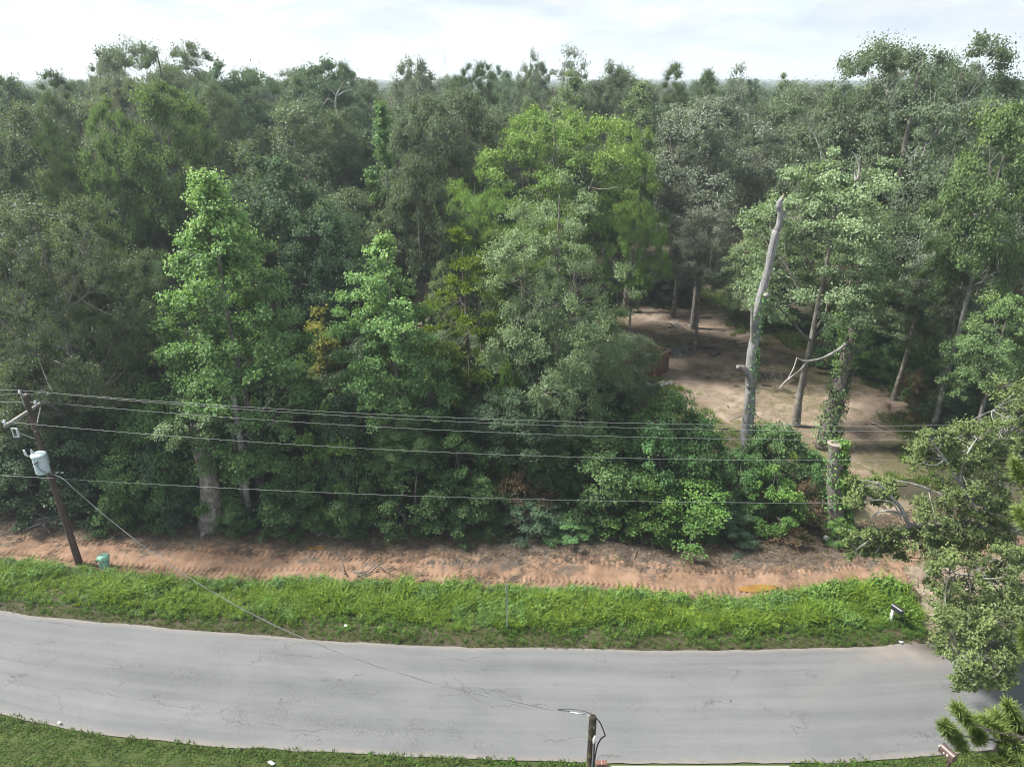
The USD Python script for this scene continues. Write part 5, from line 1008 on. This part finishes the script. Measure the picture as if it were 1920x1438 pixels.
# rubble, brush and logs in the clearing
def rubble(label, px, py, n, s_, matn='rubble', catg='rubble', spread=1.0, flat=.6):
    gz = G(px, py); o = thing('rubble_pile' if catg == 'rubble' else 'brush_pile', label, catg, (gz[0], gz[1], .06))
    for k in range(n):
        if catg == 'rubble':
            import trimesh
            h = trimesh.convex.convex_hull(rngl.normal(size=(14, 3)) * s_ * [1, 1, flat]); obj('chunk', (np.array(h.vertices) + [rngl.normal() * spread, rngl.normal() * spread * .6, s_ * .4], np.array(h.faces)), matn, o)
        else:
            a_ = rngl.uniform(0, 6.28); L_ = rngl.uniform(.6, 1.6) * s_; c_ = np.array([rngl.normal() * spread * .5, rngl.normal() * spread * .3, rngl.uniform(.05, .35)]); d_ = np.array([math.cos(a_), math.sin(a_), rngl.uniform(-.15, .25)]) * L_
            obj('stick', tube([c_ - d_, c_ + rngl.normal(size=3) * .06, c_ + d_], [.05, .04, .02], 5), matn, o)
rubble('pale rubble and scrap beside the right end of the rusty container', 1270, 661, 14, .28, spread=.8)
rubble('grey rubble at the near foot of the rusty container', 1228, 724, 12, .22, spread=.8)
rubble('heap of sticks in the far part of the clearing', 1262, 614, 16, .9, 'bark_grey', 'brush', .9)
rubble('line of dark churned sticks right of the rusty container', 1330, 652, 18, .9, 'bark_dark', 'brush', 2.6)
rubble('grey brush heap at the foot of the dark trunk in the clearing', 1440, 706, 18, .8, 'bark_grey', 'brush', 1.3)
rubble('dead brush at the wood edge in the middle left, with pale pieces', 640, 998, 20, .5, 'bark_pale', 'brush', 1.0)
rubble('tangle of dry sticks at the wood edge behind the power pole', 90, 985, 16, .6, 'bark_grey', 'brush', 1.4)
rubble('pulled-up sticks on the verge edge left of the sign post', 700, 1075, 9, .4, 'bark_dark', 'brush', 1.2)
def log(label, a_, b_, r_, m_='bark_pale', name='log'):
    pa, pb = G(*a_), G(*b_); pa[2] = pb[2] = .12 + r_ * .6; o = thing(name, label, 'log'); obj('wood', noisy_tube([pa, (pa + pb) / 2 + [0, 0, .04], pb], [r_, r_ * .95, r_ * .8], 10, .07, 21), m_, o, smooth=True)
    obj('cut_end', tube([pa + (pa - pb) * .004, pa - (pa - pb) * .004], [r_ * .9, r_ * .9], 10), 'wood_fresh', o)
log('short pale log lying in front of the sawn-off trunk', (1546, 1014), (1566, 1030), .17)
log('dry branch lying across the track edge in the left middle', (515, 1012), (545, 996), .05, 'bark_grey')
log('fallen pole-thin trunk in the clearing left of the vine-clad trunk', (1632, 795), (1660, 808), .07, 'bark_grey')
log('bare thin stick poking up from the track in the middle', (1188, 1052), (1194, 1035), .03, 'straw')

# far radio mast
tw = thing('radio_mast', 'thin hazy radio mast far off on the skyline', 'radio mast', (A(835, 150, 1500)[0], 1500, 0)); TH = A(835, 102, 1500)[2]
for k in range(3): a_ = k * 2.094; obj('leg', tube([(1.1 * math.cos(a_), 1.1 * math.sin(a_), 0), (.8 * math.cos(a_), .8 * math.sin(a_), TH)], [.30, .24], 5), 'tower_steel', tw)
for lv in range(12):
    z0, z1 = TH * lv / 12, TH * (lv + 1) / 12
    for k in range(3):
        a0, a1 = k * 2.094, (k + 1) * 2.094; obj('bracing', tube([(1.0 * math.cos(a0), 1.0 * math.sin(a0), z0), (1.0 * math.cos(a1), 1.0 * math.sin(a1), z1)], [.14, .14], 4), 'tower_steel', tw)
for z_ in (TH - 3.5, TH - 8.0, TH - 12.5):
    for k in range(6): a_ = k * 1.047; obj('antenna', box((2.0 * math.cos(a_), 2.0 * math.sin(a_), z_), (.5, .5, 2.0), .05), 'tower_steel', tw)
    obj('antenna_ring', tube([(2.0 * math.cos(a_), 2.0 * math.sin(a_), z_) for a_ in np.linspace(0, 6.283, 13)], .15, 4), 'tower_steel', tw)

# ------------------------------------------------------------------ ground cover: instanced stuff
def instancer(name, protos, pts, idx, scales, rots, tilts=None):
    pi = UsdGeom.PointInstancer.Define(stage, f'/World/{name}'); targets = []
    for k, (v, f, tint, matn) in enumerate(protos):
        m = usdkit.mesh(stage, f'/World/{name}/kind_{k}', (v, f), M[matn]); primvar(m.GetPrim(), 'tint', tint); targets.append(m.GetPath())
    pi.CreatePrototypesRel().SetTargets(targets)
    pi.CreatePositionsAttr(Vt.Vec3fArray.FromNumpy(np.asarray(pts, np.float32))); pi.CreateProtoIndicesAttr(Vt.IntArray.FromNumpy(np.asarray(idx, np.int32)))
    pi.CreateScalesAttr(Vt.Vec3fArray.FromNumpy(np.asarray(scales, np.float32)))
    h = np.asarray(rots) / 2; pi.CreateOrientationsAttr(Vt.QuathArray([Gf.Quath(float(c), 0, 0, float(s)) for c, s in zip(np.cos(h), np.sin(h))]))
    return tag(pi, kind='stuff')
def tuft_blades(rng, n, h, spread, w, bend=.5, matn='blade_grass'):
    vs, fs, tt = [], [], []
    for k in range(n):
        a = rng.uniform(0, 6.28); r = spread * rng.uniform() ** .5; b = np.array([r * math.cos(a), r * math.sin(a), 0]); L_ = h * rng.uniform(.55, 1.1)
        a2 = a + rng.normal() * .8; d = np.array([math.cos(a2), math.sin(a2), 0]) * bend * rng.uniform(.3, 1.2); s_ = np.array([-d[1], d[0], 0]); s_ /= np.linalg.norm(s_) + 1e-9
        p1, p2 = b + d * L_ * .35 + [0, 0, L_ * .62], b + d * L_ * 1.0 + [0, 0, L_ * (1 - .25 * bend)]
        vs += [b - s_ * w * .5, b + s_ * w * .5, p1 - s_ * w * .42, p1 + s_ * w * .42, p2]; o = 5 * k; fs += [[o, o + 1, o + 3], [o, o + 3, o + 2], [o + 2, o + 3, o + 4]]; tt += [rng.uniform()] * 5
    return np.array(vs), np.array(fs), np.array(tt), matn
def weed(rng, n, h, r, L_, W_, matn='blade_green'):
    u = rng.uniform(0, 1, n); a = rng.uniform(0, 6.28, n); rr = r * np.sqrt(rng.uniform(0, 1, n)) * (.4 + .6 * u)
    c = np.column_stack([rr * np.cos(a), rr * np.sin(a), h * (.15 + .85 * u)]); nr = np.column_stack([np.cos(a) * .5, np.sin(a) * .5, np.ones(n)])
    v, f = leaves(c, nr, L_, W_, rng, jit=.35); return v, f, np.repeat(np.clip(u + rng.uniform(-.3, .3, n), 0, 1), 4), matn
rg = np.random.default_rng(91)
def scatter(test, x0, x1, y0, y1, n):
    P_ = np.column_stack([rg.uniform(x0, x1, n), rg.uniform(y0, y1, n)]); return P_[test(P_)]
# verge
vp = scatter(lambda P_: (verge_in(P_) > .02) & (P_[:, 1] > road_far(P_[:, 0]) + .02 + .05 * nz(P_, 1.1, 35)), -46, 27, 25, 40, 66000)
uu = (vp[:, 1] - road_far(vp[:, 0])) / (track_front(vp[:, 0]) + .25 - road_far(vp[:, 0]))
dn = nz(vp, .9, 31); kp = rg.uniform(size=len(vp)) < np.clip(.80 + .25 * dn, .2, 1) * np.where(uu < .04, .75, 1.3); vp, uu = vp[kp], uu[kp]
pr = [tuft_blades(rg, 12, .66, .14, .040, .7), tuft_blades(rg, 12, .74, .16, .036, .95), tuft_blades(rg, 12, .55, .14, .040, .6, 'blade_green'), weed(rg, 60, .46, .24, .075, .048), weed(rg, 62, .52, .26, .070, .050, 'leaf_vine'), weed(rg, 40, .22, .24, .075, .055), tuft_blades(rg, 14, .26, .13, .026, .7, 'blade_short'), weed(rg, 56, .50, .24, .080, .050, 'leaf_shrub')]
nA, nB = nz(vp, .35, 32), nz(vp, .7, 33); idx = np.zeros(len(vp), int)
zone = np.where(uu < .17 + .04 * nB, 0, np.where(uu < .34 + .07 * nA, 1, np.where(uu < .80 + .08 * nB, 2, 3)))
ru = rg.uniform(size=len(vp)); pick = lambda probs: np.searchsorted(np.cumsum(probs), ru * .9999)
for zc_, pb in ((0, [0, 0, .05, 0, 0, .15, .80, 0]), (1, [.05, .04, .20, .14, .04, .30, .23, 0]), (2, [.42, .36, .11, .04, .02, .03, .01, .01]), (3, [.13, .08, .14, .22, .12, .05, .02, .24])):
    mk = zone == zc_; idx[mk] = pick(pb)[mk]
shr = np.where((nB > 1.25) & (zone == 2), 1, 0); idx[shr == 1] = np.where(ru[shr == 1] < .5, 3, 4)
right_mound = np.exp(-((vp[:, 0] - G(1690, 1140)[0]) / 1.6) ** 2); idx[(right_mound > .5) & (ru < .45)] = 3
hs = np.interp(uu, [0, .08, .25, .5, .85, 1], [.40, .52, .70, .84, .95, .8]) * rg.uniform(.7, 1.25, len(vp)) * (1 + .16 * nz(vp, .5, 34)) * (1 + .35 * right_mound)
hs = np.clip(hs * .88 * (1 + .22 * nz(vp, 1.6, 37)), .25, 1.7)
instancer('verge_weeds', pr, np.column_stack([vp, np.full(len(vp), .09)]), idx, np.column_stack([hs * rg.uniform(.9, 1.2, len(vp))] * 2 + [hs]), rg.uniform(0, 6.28, len(vp)))
# yellow flowers
fl = []
for c, n, sp in (((1000, 1170), 26, (5, .5)), ((1180, 1175), 34, (2.6, .45)), ((1460, 1190), 18, (1.8, .35)), ((60, 1118), 26, (1.6, .5)), ((1310, 1165), 18, (2.2, .4)), ((700, 1150), 10, (5, .5))):
    g = G(*c); fl.append(np.column_stack([g[0] + rg.normal(size=n) * sp[0], g[1] + rg.normal(size=n) * sp[1]]))
fl = np.vstack(fl); fl = fl[verge_in(fl) > .3]
fv = weed(rg, 4, .04, .035, .045, .04, 'petal_yellow')
instancer('yellow_flowers', [fv], np.column_stack([fl, rg.uniform(.45, .65, len(fl))]), np.zeros(len(fl)), np.column_stack([rg.uniform(.6, 1.1, len(fl))] * 3), rg.uniform(0, 6.28, len(fl)))
# lawn in front
lw = scatter(lambda P_: (P_[:, 1] < road_near(P_[:, 0]) - .03 + .05 * nz(P_, 1.1, 36)) & ~((P_[:, 0] > cx0 - .1) & (P_[:, 0] < cx1 + .1)), -32, 24, 15.5, 27, 46000)
pr = [tuft_blades(rg, 10, .12, .10, .024, .8, 'blade_lawn'), tuft_blades(rg, 9, .17, .10, .026, .7, 'blade_short'), weed(rg, 14, .09, .12, .06, .045, 'blade_green')]
instancer('lawn_grass', pr, np.column_stack([lw, np.full(len(lw), .05)]), rg.choice(3, len(lw), p=[.5, .35, .15]), np.column_stack([rg.uniform(.8, 1.4, len(lw))] * 3), rg.uniform(0, 6.28, len(lw)))
# grass in the clearing and in the shade to the right of it
cg = scatter(lambda P_: (clear_in(P_) > -3) & (clear_in(P_) + 2.4 * nz(P_, .22, 41) < 2.2), -8, 45, 41, 92, 34000)
rg_poly = px_poly([(1600, 640), (1750, 640), (1880, 700), (1880, 900), (1750, 800), (1650, 740)])
sg = scatter(lambda P_: polydist(P_, rg_poly) > 0, 10, 50, 36, 75, 9000)
cgp = np.vstack([cg, sg]); pr = [tuft_blades(rg, 16, .30, .20, .028, .6, 'blade_short'), tuft_blades(rg, 16, .45, .22, .030, .6, 'blade_grass'), weed(rg, 26, .35, .30, .12, .08, 'blade_green')]
kp = rg.uniform(size=len(cgp)) < np.clip(.55 + .4 * nz(cgp, .4, 42), .1, 1); cgp = cgp[kp]
instancer('clearing_grass', pr, np.column_stack([cgp, np.full(len(cgp), .05)]), rg.choice(3, len(cgp), p=[.6, .27, .13]), np.column_stack([rg.uniform(.5, 1.3, len(cgp))] * 3), rg.uniform(0, 6.28, len(cgp)))
# twig and leaf litter along the back of the track and under the wood's edge
tl = scatter(lambda P_: (P_[:, 1] > track_front(P_[:, 0]) - .1) & (P_[:, 1] < track_back(P_[:, 0]) + 2.2), -46, 30, 28, 46, 80000)
ut = (tl[:, 1] - track_front(tl[:, 0])) / (track_back(tl[:, 0]) - track_front(tl[:, 0]))
kp = rg.uniform(size=len(tl)) < np.clip(.05 + .55 * np.clip((ut - .5) / .5, 0, 1) + .25 * np.clip((.1 - ut) / .1, 0, 1) + .10 * nz(tl, .5, 43), 0, .8); tl = tl[kp]
def stickset(rng, n, L_, r_, matn):
    vs = []
    for k in range(n):
        a = rng.uniform(0, 6.28); c = np.array([rng.normal() * .15, rng.normal() * .15, rng.uniform(.01, .06)]); d = np.array([math.cos(a), math.sin(a), rng.normal() * .15]) * L_ * rng.uniform(.4, 1)
        vs.append(tube([c - d / 2, c + d / 2], [r_, r_ * .5], 3, cap=False))
    v, f = cat(vs); return v, f, np.repeat(rng.uniform(0, 1, n), 6), matn
pr = [stickset(rg, 9, .40, .011, 'twig_dark'), stickset(rg, 8, .30, .009, 'straw'), weed(rg, 16, .03, .2, .075, .05, 'leaf_brown'), weed(rg, 12, .03, .2, .06, .04, 'twig_dark')]
instancer('track_litter', pr, np.column_stack([tl, np.full(len(tl), .085)]), rg.choice(4, len(tl), p=[.35, .15, .30, .20]), np.column_stack([rg.uniform(.6, 1.4, len(tl))] * 3), rg.uniform(0, 6.28, len(tl)))
# far wood to the horizon
n = 5200; Yv = 165 + 2200 * rg.uniform(size=n) ** 1.9; Xv = rg.uniform(-1, 1, n) * (Yv * .80 + 15)
pi = UsdGeom.PointInstancer.Define(stage, '/World/far_wood'); tg = []
for k, (path, H_, R_) in enumerate(KIND['far_tree']):
    x = UsdGeom.Xform.Define(stage, f'/World/far_wood/kind_{k}'); x.GetPrim().GetReferences().AddInternalReference(path); tg.append(x.GetPath())
pi.CreatePrototypesRel().SetTargets(tg); pi.CreatePositionsAttr(Vt.Vec3fArray.FromNumpy(np.column_stack([Xv, Yv, np.zeros(n)]).astype(np.float32))); pi.CreateProtoIndicesAttr(Vt.IntArray.FromNumpy(rg.integers(0, 3, n).astype(np.int32)))
sc = rg.uniform(.85, 1.12, n); grow_ = np.interp(Yv, [165, 600, 2400], [1.0, 1.0, 1.35]); wide = np.interp(Yv, [165, 600, 2400], [1.0, 1.5, 4.0])
pi.CreateScalesAttr(Vt.Vec3fArray.FromNumpy(np.column_stack([sc * wide, sc * wide, sc * grow_]).astype(np.float32)))
h = rg.uniform(0, 3.14, n); pi.CreateOrientationsAttr(Vt.QuathArray([Gf.Quath(float(c), 0, 0, float(s)) for c, s in zip(np.cos(h), np.sin(h))]))
tag(pi, kind='stuff')

# ------------------------------------------------------------------ haze
HAZE = 0.00045
if HAZE:
    mat('haze_air', {'v': ('principled_volume', dict(color=(.80, .88, .95), density=HAZE, anisotropy=0.2))}, [], None, volume='v.volume')
    tag(obj('haze', box((0, 1000, 44), (5200, 5200, 90)), 'haze_air'), kind='stuff')
